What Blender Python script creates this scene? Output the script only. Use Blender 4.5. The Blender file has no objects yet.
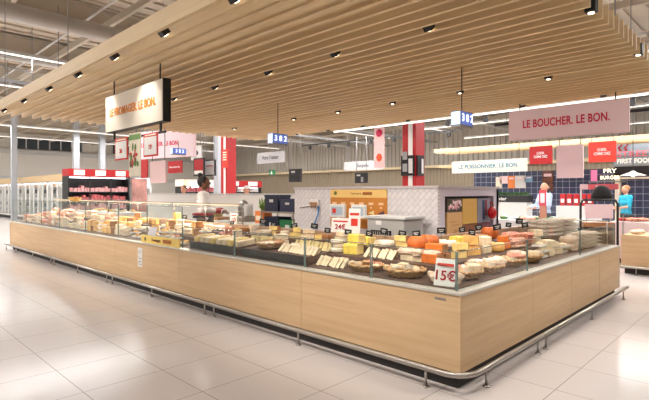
import bpy, bmesh, math, random
from mathutils import Vector, Matrix
random.seed(7)
C = bpy.context.scene.collection
K = 0.8333          # drawing units -> metres
PI = math.pi
# ------------------------------------------------------------------ camera frame
CX, CY, CZ = 2.03, -3.75, 1.71
def ray(px):
    r = (px-324.5)/479.0
    return (.716*r-.698, .698*r+.716)
def at(px, py, t):                      # point at depth t (drawing units)
    a, b = ray(px); return (CX+a*t, CY+b*t, CZ+(193-py)*t/479.0)
def atY(px, py, Y):
    return at(px, py, (Y-CY)/ray(px)[1])
def atX(px, py, X):
    return at(px, py, (X-CX)/ray(px)[0])
# ------------------------------------------------------------------ materials
def lin(c):
    return tuple(((v/255)/12.92 if v/255 <= .04045 else ((v/255+.055)/1.055)**2.4) for v in c)+(1,)
MATS = {}
def mat(name, col, rough=.6, metal=0, var=0.0, scale=8, emit=0, spec=.5, bump=0, col2=None, sss=0):
    if name in MATS: return MATS[name]
    m = bpy.data.materials.new(name); m.use_nodes = True
    nt = m.node_tree; b = nt.nodes['Principled BSDF']
    b.inputs['Base Color'].default_value = lin(col)
    b.inputs['Roughness'].default_value = rough; b.inputs['Metallic'].default_value = metal
    b.inputs['Specular IOR Level'].default_value = spec
    if var or col2 or bump:
        tc = nt.nodes.new('ShaderNodeTexCoord'); n = nt.nodes.new('ShaderNodeTexNoise')
        n.inputs['Scale'].default_value = scale; n.inputs['Detail'].default_value = 4
        nt.links.new(tc.outputs['Object'], n.inputs['Vector'])
        r = nt.nodes.new('ShaderNodeValToRGB')
        r.color_ramp.elements[0].position = .38; r.color_ramp.elements[1].position = .62
        c2 = col2 or tuple(max(0, v*(1-var)) for v in col)
        r.color_ramp.elements[0].color = lin(c2); r.color_ramp.elements[1].color = lin(col)
        nt.links.new(n.outputs['Fac'], r.inputs['Fac'])
        if var or col2: nt.links.new(r.outputs['Color'], b.inputs['Base Color'])
        if bump:
            bp = nt.nodes.new('ShaderNodeBump'); bp.inputs['Strength'].default_value = bump
            bp.inputs['Distance'].default_value = .01
            nt.links.new(n.outputs['Fac'], bp.inputs['Height']); nt.links.new(bp.outputs['Normal'], b.inputs['Normal'])
    if emit:
        b.inputs['Emission Color'].default_value = lin(col); b.inputs['Emission Strength'].default_value = emit
    MATS[name] = m; return m
def wood(name, c1, c2, sx=.6, sy=14, sz=14, rough=.5):
    m = bpy.data.materials.new(name); m.use_nodes = True
    nt = m.node_tree; b = nt.nodes['Principled BSDF']; b.inputs['Roughness'].default_value = rough
    g = nt.nodes.new('ShaderNodeNewGeometry'); mp = nt.nodes.new('ShaderNodeMapping')
    mp.inputs['Scale'].default_value = (sx, sy, sz)
    n = nt.nodes.new('ShaderNodeTexNoise'); n.inputs['Scale'].default_value = 1.6; n.inputs['Detail'].default_value = 6
    n.inputs['Roughness'].default_value = .65; n.inputs['Distortion'].default_value = .4
    r = nt.nodes.new('ShaderNodeValToRGB')
    r.color_ramp.elements[0].position = .3; r.color_ramp.elements[1].position = .7
    r.color_ramp.elements[0].color = lin(c1); r.color_ramp.elements[1].color = lin(c2)
    nt.links.new(g.outputs['Position'], mp.inputs['Vector']); nt.links.new(mp.outputs['Vector'], n.inputs['Vector'])
    nt.links.new(n.outputs['Fac'], r.inputs['Fac']); nt.links.new(r.outputs['Color'], b.inputs['Base Color'])
    MATS[name] = m; return m
def grid_mat(name, base, line, sx, sy, ox=0, oy=0, w=.006, axes=('X', 'Y'), rough=.25, var=.03, linerough=.6, w2=None, vscale=3):
    m = bpy.data.materials.new(name); m.use_nodes = True
    nt = m.node_tree; N = nt.nodes; L = nt.links; b = N['Principled BSDF']
    g = N.new('ShaderNodeNewGeometry'); s = N.new('ShaderNodeSeparateXYZ'); L.new(g.outputs['Position'], s.inputs[0])
    def M(op, a, bb=None):
        n = N.new('ShaderNodeMath'); n.operation = op
        for i, v in enumerate((a, bb)):
            if v is None: continue
            if isinstance(v, (int, float)): n.inputs[i].default_value = v
            else: L.new(v, n.inputs[i])
        return n.outputs[0]
    outs = []; cells = []
    for ax, pitch, off, ww in ((axes[0], sx, ox, w), (axes[1], sy, oy, w2 or w)):
        u = M('DIVIDE', M('SUBTRACT', s.outputs[ax], off), pitch)
        f = M('SUBTRACT', u, M('FLOOR', u))
        d = M('MINIMUM', f, M('SUBTRACT', 1.0, f))
        outs.append(M('LESS_THAN', d, ww/pitch/2)); cells.append(M('FLOOR', u))
    mask = M('MAXIMUM', outs[0], outs[1])
    wn = N.new('ShaderNodeTexWhiteNoise'); wn.noise_dimensions = '2D'
    cm = N.new('ShaderNodeCombineXYZ'); L.new(cells[0], cm.inputs[0]); L.new(cells[1], cm.inputs[1]); L.new(cm.outputs[0], wn.inputs['Vector'])
    no = N.new('ShaderNodeTexNoise'); no.inputs['Scale'].default_value = vscale; L.new(g.outputs['Position'], no.inputs['Vector'])
    v = M('ADD', M('MULTIPLY', wn.outputs['Value'], var), M('MULTIPLY', no.outputs['Fac'], var))
    v = M('SUBTRACT', 1.0+var, v)
    hs = N.new('ShaderNodeHueSaturation'); hs.inputs['Color'].default_value = lin(base); L.new(v, hs.inputs['Value'])
    mx = N.new('ShaderNodeMixRGB'); L.new(mask, mx.inputs[0]); L.new(hs.outputs[0], mx.inputs[1]); mx.inputs[2].default_value = lin(line)
    L.new(mx.outputs[0], b.inputs['Base Color'])
    L.new(M('ADD', rough, M('MULTIPLY', mask, linerough-rough)), b.inputs['Roughness'])
    MATS[name] = m; return m
def glass(name, tint=(250, 252, 251), refl=.85, alpha=.96):
    m = bpy.data.materials.new(name); m.use_nodes = True
    nt = m.node_tree; N = nt.nodes; L = nt.links
    N.remove(N['Principled BSDF']); out = N['Material Output']
    t = N.new('ShaderNodeBsdfTransparent'); t.inputs[0].default_value = lin(tint)
    g = N.new('ShaderNodeBsdfGlossy'); g.inputs['Roughness'].default_value = .03; g.inputs[0].default_value = (refl, refl, refl, 1)
    f = N.new('ShaderNodeLayerWeight'); f.inputs[0].default_value = .5
    pw = N.new('ShaderNodeMath'); pw.operation = 'POWER'; pw.inputs[1].default_value = 4; L.new(f.outputs['Facing'], pw.inputs[0])
    ma = N.new('ShaderNodeMath'); ma.operation = 'MULTIPLY_ADD'; ma.inputs[1].default_value = .3; ma.inputs[2].default_value = .02; L.new(pw.outputs[0], ma.inputs[0])
    mx = N.new('ShaderNodeMixShader'); L.new(ma.outputs[0], mx.inputs[0]); L.new(t.outputs[0], mx.inputs[1]); L.new(g.outputs[0], mx.inputs[2])
    L.new(mx.outputs[0], out.inputs[0]); MATS[name] = m; return m
oak = wood('oak panel', (204, 168, 126), (222, 190, 148), .5, .5, 9)
oak_y = wood('oak panel side', (204, 168, 126), (222, 190, 148), .5, .5, 9)
slatw = wood('slat wood', (212, 182, 138), (228, 202, 158), .5, 8, 8)
M_floor = grid_mat('floor tile', (211, 203, 199), (120, 110, 102), .72*K, .72*K, -1.6*K, -.81*K, .006, rough=.16, var=.035)
M_navy = grid_mat('navy tile', (44, 52, 82), (150, 156, 172), .2, .2, 0, 0, .014, ('X', 'Z'), rough=.3, var=.12)
M_herr = mat('white tile', (228, 224, 224), .35, var=.05, scale=30)
M_steel = mat('brushed steel', (176, 170, 162), .38, 1)
M_steel2 = mat('stainless sheet', (190, 188, 184), .5, .35)
M_glass = glass('display glass'); M_gedge = mat('glass edge', (110, 130, 124), .2)
M_blk = mat('black', (20, 20, 22), .5); M_white = mat('white', (235, 232, 228), .5)
M_dk = mat('dark plinth', (46, 42, 40), .8); M_brown = mat('brown deck', (104, 78, 64), .6, var=.15, scale=20)
M_rail = mat('rear rail', (170, 140, 112), .4)
M_ledge = mat('ledge', (206, 202, 190), .3, .3)
M_red = mat('red', (166, 14, 20), .5); M_red2 = mat('orange red', (214, 52, 36), .5)
M_cream = mat('cream board', (240, 228, 204), .6); M_grey = mat('grey', (150, 150, 150), .6)
M_lgrey = mat('light grey', (205, 205, 203), .6); M_pinkb = mat('pink board', (238, 208, 212), .5)
M_beige = mat('beige wall', (176, 162, 142), .8); M_wallup = mat('upper wall', (228, 224, 216), .8)
M_roof = mat('roof', (212, 200, 182), .8, var=.1, scale=.5); M_beam = mat('beam', (186, 176, 160), .7)
M_lamp = mat('lamp white', (255, 250, 240), .5, emit=1.5)
M_spot = mat('spot lens', (255, 236, 208), .5, emit=4)
M_navyp = mat('navy plastic', (24, 30, 56), .5); M_green = mat('green', (26, 110, 64), .5)
M_orange = mat('orange', (230, 130, 60), .5); M_yel = mat('yellow strip', (236, 206, 112), .5)
M_lav = mat('lavender white', (214, 206, 220), .5)
# ------------------------------------------------------------------ mesh builder
class MB:
    def __init__(s): s.v = []; s.f = []; s.sm = []
    def add(s, vs, fs, sm=False):
        o = len(s.v); s.v += [tuple(v) for v in vs]; s.f += [tuple(i+o for i in f) for f in fs]; s.sm += [sm]*len(fs); return s
    def box(s, x0, x1, y0, y1, z0, z1, b=0):
        if b <= 0:
            vs = [(x, y, z) for z in (z0, z1) for x, y in ((x0, y0), (x1, y0), (x1, y1), (x0, y1))]
            return s.add(vs, [(3, 2, 1, 0), (4, 5, 6, 7), (0, 1, 5, 4), (1, 2, 6, 5), (2, 3, 7, 6), (3, 0, 4, 7)])
        bm = bmesh.new(); bmesh.ops.create_cube(bm, size=1)
        for v in bm.verts: v.co = Vector(((x0+x1)/2+v.co.x*(x1-x0), (y0+y1)/2+v.co.y*(y1-y0), (z0+z1)/2+v.co.z*(z1-z0)))
        bmesh.ops.bevel(bm, geom=bm.edges[:], offset=b, segments=2, affect='EDGES', profile=.5)
        bm.verts.index_update(); s.add([v.co[:] for v in bm.verts], [[v.index for v in f.verts] for f in bm.faces]); bm.free(); return s
    def prism(s, poly, z0, z1, sm=False):        # polygon in xy
        n = len(poly); vs = [(x, y, z0) for x, y in poly]+[(x, y, z1) for x, y in poly]
        s.add(vs, [tuple(range(n))[::-1], tuple(range(n, 2*n))]); 
        return s.add(vs, [(i, (i+1) % n, n+(i+1) % n, n+i) for i in range(n)], sm)
    def prof(s, poly, a0, a1, axis='x'):         # polygon in (y,z) swept on x, or (x,z) swept on y
        n = len(poly)
        if axis == 'x': vs = [(a0, p, q) for p, q in poly]+[(a1, p, q) for p, q in poly]
        else: vs = [(p, a0, q) for p, q in poly]+[(p, a1, q) for p, q in poly]
        return s.add(vs, [tuple(range(n)), tuple(range(n, 2*n))[::-1]]+[(i, n+i, n+(i+1) % n, (i+1) % n) for i in range(n)])
    def tube(s, pts, r, n=8, r2=None, closed=False):
        pts = [Vector(p) for p in pts]; m = len(pts); rings = []
        for i, p in enumerate(pts):
            if closed: d = pts[(i+1) % m]-pts[i-1]
            else: d = pts[min(i+1, m-1)]-pts[max(i-1, 0)]
            d.normalize(); u = d.cross(Vector((0, 0, 1)) if abs(d.z) < .9 else Vector((1, 0, 0))).normalized(); w = u.cross(d)
            rr = r if r2 is None else r+(r2-r)*i/(m-1)
            rings.append([p+(u*math.cos(2*PI*k/n)+w*math.sin(2*PI*k/n))*rr for k in range(n)])
        vs = [v for g in rings for v in g]; fs = []
        for i in range(m if closed else m-1):
            j = (i+1) % m
            fs += [(i*n+k, i*n+(k+1) % n, j*n+(k+1) % n, j*n+k) for k in range(n)]
        s.add(vs, fs, True)
        if not closed: s.add(vs[:n], [tuple(range(n))[::-1]]); s.add(vs[-n:], [tuple(range(n))])
        return s
    def lathe(s, prof, c=(0, 0, 0), n=20, sx=1, sy=1, a0=0, a1=2*PI, sm=True):
        full = abs(a1-a0-2*PI) < 1e-6; cols = n if full else n+1; m = len(prof)
        vs = [(c[0]+r*math.cos(a0+(a1-a0)*k/n)*sx, c[1]+r*math.sin(a0+(a1-a0)*k/n)*sy, c[2]+z) for k in range(cols) for r, z in prof]
        fs = []
        for k in range(n):
            k2 = (k+1) % cols
            for i in range(m-1): fs.append((k*m+i, k2*m+i, k2*m+i+1, k*m+i+1))
        s.add(vs, fs, sm)
        if not full:
            s.add(vs[:m], [tuple(range(m))]); s.add(vs[-m:], [tuple(range(m))[::-1]])
        return s
    def ball(s, c, rx, ry=None, rz=None, n=12, rot=None, z0=-1):
        ry = ry or rx; rz = rz or rx; vs = []; fs = []; m = n//2+1
        for i in range(m):
            th = PI*i/(m-1)
            for k in range(n):
                v = Vector((rx*math.sin(th)*math.cos(2*PI*k/n), ry*math.sin(th)*math.sin(2*PI*k/n), max(z0*rz, rz*math.cos(th))))
                if rot: v.rotate(rot)
                vs.append(v+Vector(c))
        for i in range(m-1):
            fs += [(i*n+k, (i+1)*n+k, (i+1)*n+(k+1) % n, i*n+(k+1) % n) for k in range(n)]
        return s.add(vs, fs, True)
    def move(s, d):
        s.v = [(a+d[0], b+d[1], c+d[2]) for a, b, c in s.v]; return s
    def jit(s, a, seed=1):
        r = random.Random(seed); done = {}
        nv = []
        for v in s.v:
            k = tuple(round(q, 4) for q in v)
            if k not in done: done[k] = (r.uniform(-a, a), r.uniform(-a, a), r.uniform(-a, a) if v[2] > .004 else 0)
            d = done[k]; nv.append((v[0]+d[0], v[1]+d[1], max(0, v[2]+d[2])))
        s.v = nv; return s
    def build(s, name, m, parent=None, world=None):
        if world: s.move((-world[0], -world[1], -world[2]))
        me = bpy.data.meshes.new(name)
        me.from_pydata([(a*K, b*K, c*K) for a, b, c in s.v], [], s.f)
        me.polygons.foreach_set('use_smooth', s.sm)
        bm = bmesh.new(); bm.from_mesh(me); bmesh.ops.remove_doubles(bm, verts=bm.verts, dist=1e-5)
        bmesh.ops.recalc_face_normals(bm, faces=bm.faces); bm.to_mesh(me); bm.free()
        me.materials.append(m); o = bpy.data.objects.new(name, me); C.objects.link(o)
        if parent: o.parent = parent
        MB.last = o
        return o
def tag(o, label, cat, group=None, kind=None):
    if label: o['label'] = label
    if cat: o['category'] = cat
    if group: o['group'] = group
    if kind: o['kind'] = kind
    return o
def thing(name, label, cat, loc, rz=0, group=None):
    o = bpy.data.objects.new(name, None); C.objects.link(o); o.empty_display_size = .1
    o.location = tuple(v*K for v in loc); o.rotation_euler = (0, 0, rz)
    return tag(o, label, cat, group)
def place(o, loc, rz=0, rx=0, ry=0, sc=None):
    o.location = tuple(v*K for v in loc); o.rotation_euler = (rx, ry, rz)
    if sc is not None: o.scale = (sc, sc, sc) if isinstance(sc, (int, float)) else sc
    return o
def struct(name, mb, m): 
    o = mb.build(name, m); o['kind'] = 'structure'; return o
def copy_tree(o, parent=None):
    c = o.copy(); C.objects.link(c)
    if parent: c.parent = parent
    for ch in list(o.children): copy_tree(ch, c)
    return c
class Kind:                             # first use moves the prototype, later uses copy it
    def __init__(s, root): s.root = root; s.used = False
    def put(s, loc, rz=0, label=None, group=None, rx=0, ry=0, sc=None):
        if s.used: o = copy_tree(s.root)
        else: o = s.root; s.used = True
        place(o, loc, rz, rx, ry, sc if sc is not None else 1)
        if label: o['label'] = label
        if group: o['group'] = group
        elif 'group' in o: del o['group']
        return o
def text(txt, size, m, parent, loc, rot, bold=.0, name='lettering', ext=.003, align='CENTER', width=None):
    bold *= .62
    cu = bpy.data.curves.new('t', 'FONT'); cu.body = txt; cu.size = size*K; cu.align_x = align; cu.align_y = 'CENTER'
    cu.offset = bold*size*K; cu.extrude = ext*K; cu.space_character = 1.06
    tmp = bpy.data.objects.new('t', cu); C.objects.link(tmp); bpy.context.view_layer.update()
    me = bpy.data.meshes.new_from_object(tmp.evaluated_get(bpy.context.evaluated_depsgraph_get()))
    bpy.data.objects.remove(tmp); me.name = name
    if width:
        xs = [v.co.x for v in me.vertices]; k = width*K/(max(xs)-min(xs))
        for v in me.vertices: v.co.x *= k
    me.materials.clear(); me.materials.append(m)
    o = bpy.data.objects.new(name, me); C.objects.link(o); o.parent = parent
    o.location = tuple(v*K for v in loc); o.rotation_euler = rot; return o
FACE_Y = (PI/2, 0, 0)                   # reads from -Y side
FACE_X = (PI/2, 0, PI/2)                # reads from +X side
# ================================================================== SETTING
ROOF = 7.6
struct('floor', MB().box(-50, 16, -20, 42, -.2, 0), M_floor)
ribs = MB()
def ribbed(x0, x1, y, z0, z1, pitch=.42, d=.12):
    m = MB(); x = x0; pts = []
    while x < x1:
        pts += [(x, 0), (x+pitch*.5, 0), (x+pitch*.6, -d), (x+pitch*.9, -d)]; x += pitch
    pts.append((x1, 0)); n = len(pts)
    m.add([(p, y+q, z0) for p, q in pts]+[(p, y+q, z1) for p, q in pts], [(i, i+1, n+i+1, n+i) for i in range(n-1)])
    return m
struct('wall_back', ribbed(-50, 16, 30, 3.9, ROOF).box(-50, 16, 30.02, 30.3, 0, ROOF), mat('ribbed wall', (190, 184, 174), .7))
struct('trim_1', MB().box(-50, 16, 29.3, 29.8, 3.7, 3.9), mat('pale band', (214, 196, 160), .7))
struct('wall_back_lower', ribbed(-50, 16, 29.9, 0, 3.7, .3, .06), mat('lower ribbed wall', (154, 140, 120), .7))
struct('wall_left', MB().box(-50.3, -50, -20, 42, 0, ROOF), M_wallup)
struct('wall_front', MB().box(-50, 16, -20.3, -20, 0, ROOF), M_wallup)
struct('wall_right', MB().box(16, 16.3, -20, 42, 0, ROOF), M_wallup)
m = MB().box(-50, 16, -20, 42, ROOF, ROOF+.2)
for i in range(110):
    x = -50+i*.6; m.box(x, x+.2, -20, 30, ROOF-.07, ROOF-.001)
struct('ceiling', m, M_roof)
# left wall bands and dark windows
for n, (z0, z1) in enumerate(((2.9, 3.3), (5.4, 5.8))):
    struct('trim_%d' % (n+2), MB().box(-49.99, -49.7, -20, 30, z0, z1), M_lgrey)
for n, (y0, y1) in enumerate(((-2, 5), (8, 14), (17, 22))):
    w = struct('window_%d' % (n+1), MB().box(-49.99, -49.85, y0, y1, 5.9, 6.9), mat('dark window', (70, 78, 84), .2))
    f = MB()
    for k in range(7):
        y = y0+(y1-y0)*k/6; f.box(-49.84, -49.78, y-.05, y+.05, 5.9, 6.9)
    f.build('window_frame', M_lgrey, w)
# skylights in the roof (emit: daylight)
for n, (x0, x1, y0, y1) in enumerate(((-22, -20.8, 1, 6), (-14.5, -13.9, -3.2, -.4), (-31, -30, 4, 9))):
    struct('window_%d' % (n+4), MB().box(x0, x1, y0, y1, ROOF-.1, ROOF-.072), mat('skylight', (235, 244, 255), .5, emit=2.2))
# roof beams along Y, purlins along X
def beam_kind():
    r = thing('roof_beam', 'x', 'beam', (0, 0, 0))
    MB().box(-.16, .16, -20, 30, ROOF-.75, ROOF-.66).box(-.05, .05, -20, 30, ROOF-.66, ROOF-.14).box(-.16, .16, -20, 30, ROOF-.14, ROOF-.08).build('beam_body', M_beam, r)
    return Kind(r)
bk = beam_kind()
for x in (-46, -40, -34, -28.5, -23.5, -18.5, -13.5, -9, -3, 3, 9):
    bk.put((x, 0, 0), 0, 'long beige steel roof beam crossing high above the counters', 'beige roof beams')
r = thing('purlin', 'x', 'beam', (0, 0, 0)); MB().box(-50, 16, -.05, .05, ROOF-.95, ROOF-.7505).build('purlin_body', M_beam, r); pk = Kind(r)
for y in (-16, -12, -8, -5.5, -3, -.5, 2, 4.5, 7, 11, 15, 19, 23, 27):
    pk.put((0, y, 0), 0, 'thin roof purlin slung beneath the steel beams', 'roof purlins')
# ducts and pipes
for i, (x, z, rr, m_, lab) in enumerate(((-11.5, 6.1, .22, M_steel2, 'fat silver ventilation duct at upper left'), (-16.5, 6.2, .1, M_lgrey, 'pale pipe under the roof, left of the fat silver duct'), (-25.5, 5.8, .16, M_lgrey, 'pale duct far left beneath the roof, beyond the thin pipe'))):
    tag(MB().tube([(x, -18, z), (x, 28, z)], rr, 10).build('roof_duct', m_), lab, 'duct')
r = thing('sprinkler_pipe', 'x', 'pipe', (0, 0, 0)); MB().tube([(-48, 0, 0), (14, 0, 0)], .035, 6).build('pipe', M_lgrey, r); sp_ = Kind(r)
for y in (-6.8, -4.3, -1.8, 1.2, 3.4, 9.5, 13.4, 17.5, 21.5): sp_.put((0, y, ROOF-1.05), 0, 'thin pale pipe running along under the roof purlins', 'pale pipes under the roof')
r = thing('brace_rod', 'x', 'rod', (0, 0, 0)); MB().tube([(-2.4, 0, ROOF-.85), (2.4, 0, ROOF-1.9)], .03, 6).build('rod', M_grey, r); br_ = Kind(r)
for i, (x, y) in enumerate(((-14, -3), (-17.5, -1), (-20.5, -3.4), (-24, 0), (-28, 2), (-12.5, 3))): br_.put((x, y, 0), .9 if i % 2 else -.5, 'slanting grey brace rod under the roof at left', 'slanting brace rods')
# hanging rods
r = thing('hanger_rod', 'x', 'rod', (0, 0, 0)); MB().tube([(0, 0, ROOF-.7), (0, 0, 4.9)], .013, 5).build('rod', M_grey, r); hk = Kind(r)
for x in (-12.5, -15, -18, -21.5, -26):
    for y in (-3.4, -1.4, .6, 2.6):
        hk.put((x, y, 0), 0, 'thin grey hanging rod dropping from the roof at left', 'roof hanging rods')
# cable trays
r = thing('cable_tray', 'x', 'cable tray', (0, 0, 0))
m = MB().box(-.2, -.18, -12, 28, 0, .1).box(.18, .2, -12, 28, 0, .1)
for i in range(80): m.box(-.18, .18, -12+i*.5, -11.95+i*.5, 0, .02)
m.build('tray', M_grey, r)
for yy in (-10, -2, 6, 14, 24): MB().tube([(0, yy, .02), (0, yy, ROOF-5.6)], .01, 5).build('hanger', M_grey, r)
ck = Kind(r)
ck.put((-17.3, 0, 5.5), 0, 'grey cable tray hung under the roof over the left of the counter'); ck.put((-21.6, 0, 5.5), 0, 'grey cable tray hung farther left, near the glass door fridges'); ck.put((-2.2, 14, 5.5), 0, 'grey cable tray beyond the slatted canopy, above the fish area')
# ================================================================== LUMINAIRES
def luminaire(p0, p1, z, power, label, w=.1, lens=True, group=None):
    L = math.hypot(p1[0]-p0[0], p1[1]-p0[1]); mid = ((p0[0]+p1[0])/2, (p0[1]+p1[1])/2)
    rz = math.atan2(p1[1]-p0[1], p1[0]-p0[0])
    r = thing('linear_lamp', label, 'lamp', (mid[0], mid[1], z), rz, group)
    MB().box(-L/2, L/2, -w/2, w/2, .03, .12).build('housing', M_lgrey, r)
    MB().box(-L/2+.02, L/2-.02, -w/2+.01, w/2-.01, 0, .03).build('diffuser', M_lamp, r)
    for k in range(int(L//6)+1):
        x = -L/2+.5+k*6
        if x < L/2: MB().tube([(x, 0, .121), (x, 0, ROOF-z-.08)], .012, 5).build('hanger', M_grey, r)
    la = bpy.data.lights.new('strip', 'AREA'); la.shape = 'RECTANGLE'; la.size = L*K; la.size_y = .2*K
    la.energy = power; la.color = (1, .98, .965)
    lo = bpy.data.objects.new('lamp_light', la); C.objects.link(lo); lo.parent = r; lo.location = (0, 0, -.02)
    return r
EL = 16.0
for n, x in enumerate((-14.9, -20, -26, -33, -40)):
    luminaire((x, -14), (x, 26), 5.9, EL*80, ['white strip lamp crossing the roof, nearest the canopy left end', 'white strip lamp, second from the canopy left end', 'white strip lamp over the glass door fridges', 'white strip lamp beyond the fridges', 'white strip lamp farthest left'][n])
for n, y in enumerate((-3.6, -8.9, -13)):
    luminaire((-12.5, y), (13, y), 6.0, EL*12, ['white strip lamp over the aisle in front of the long counter', 'white strip lamp second out over the front aisle', 'white strip lamp third out over the front aisle'][n])
for n, y in enumerate((8.5, 12.1, 18, 24.5)):
    luminaire((-13, y), (3.4, y), 4.75+n*.15, EL*36, ['white strip lamp just beyond the canopy and behind the island', 'white strip lamp over the fish counter', 'white strip lamp behind the navy tiled wall', 'white strip lamp nearest the ribbed back wall'][n])
luminaire((-6.6, 5.45), (5, 5.45), 3.3, EL*3, 'bright white strip lamp running along the far edge of the slatted canopy', .07)
luminaire((4.6, -2), (4.6, 16), 6.0, EL*5.5, 'white strip lamp over the aisle right of the counter')
# ================================================================== CANOPY
r = thing('slatted_canopy', 'large suspended canopy of parallel light wood slats above the cheese counter', 'canopy', (-4.3, 1.8, 3.3))
X0, X1 = -9.6, .8; YS = []
y = -1.52
groove = (.30, 3.22)
k = 0
while y < 5.3:
    if not any(abs(y-g) < .07 for g in groove): YS.append(y)
    y += .19; k += 1
for i, y in enumerate(YS):
    MB().box(X0, X1, y-.02, y+.02, 3.3, 3.48).build('slat', slatw, r, (-4.3, 1.8, 3.3))
for x in (-9, -7.2, -5.4, -3.6, -1.8, 0, .45):
    MB().box(x-.03, x+.03, -1.5, 5.28, 3.482, 3.53).build('cross_batten', mat('batten', (120, 84, 56), .7), r, (-4.3, 1.8, 3.3))
for x in (-9, -5.4, -1.8, .45):
    for y in (-1.4, 1.9, 5.1): MB().tube([(x, y, 3.53), (x, y, ROOF-.08)], .008, 5).build('suspension_wire', M_grey, r, (-4.3, 1.8, 3.3))
# spotlights
r = thing('spotlight', 'x', 'spotlight', (0, 0, 0))
MB().box(-.02, .02, -.02, .02, .085, .14).build('bracket', M_blk, r)
MB().box(-.045, .045, -.045, .045, -.035, .09, .006).build('lamp_body', M_blk, r)
MB().lathe([(0, 0), (.026, 0), (.026, .008), (0, .008)], (0, 0, -.044), 12).build('lens', M_spot, r)
sk = Kind(r)
def spot(x, y, label, group, e=60, tx=None, ty=None, z=3.335, size=80, col=(1, .93, .86), tz=0):
    o = sk.put((x, y, z), 0, label, group, rx=.75 if ty is not None and ty > y else 0)
    la = bpy.data.lights.new('spot', 'SPOT'); la.energy = e*2.2; la.spot_size = math.radians(size); la.spot_blend = 1.0; la.shadow_soft_size = .05; la.color = col
    lo = bpy.data.objects.new('spot_beam', la); C.objects.link(lo)
    lo.location = (x*K, y*K, (z-.08)*K)
    d = Vector(((tx if tx is not None else x)-x, (ty if ty is not None else y)-y, tz-z)); lo.rotation_euler = d.to_track_quat('-Z', 'Y').to_euler()
G = 'black spotlights between the canopy slats'
for x in (-.06, -1.28, -2.5, -3.72, -4.94, -6.2, -7.6, -9.0): spot(x, -1.425, 'black spotlight in the front gap of the canopy, along its near edge', 'black spotlights along the near edge of the canopy', 10 if -5.2 < x < -3.5 else 46, x, .7, tz=.9)
for x in (-.5, -1.75, -2.97, -4.25, -5.5, -6.8, -8.1): spot(x, .30, 'black spotlight in the second gap of the canopy, over the cheese', 'black spotlights in the second gap of the canopy', 24, x, 1.9, tz=.9, size=110)
for x in (-.4, -1.75, -3.07, -4.4, -5.7, -7.9): spot(x, 3.22, 'black spotlight in the far gap of the canopy, above the white island', 'black spotlights in the far gap of the canopy', 24, x, 2.2, tz=1)
for y in (.9, 2.7): spot(.77, y, 'black spotlight at the right end of the canopy, '+('nearest the camera' if y < 1 else 'farther back'), None, 45, -.5, y, z=3.33, tz=.9)
for x in (-.18, -1.5, -4, -5.3, -6.45, -7.6): spot(x, 5.08, 'white glowing spotlight along the far edge of the canopy', 'spotlights along the far edge of the canopy', 30, x, 5.6, tz=1)
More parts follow.
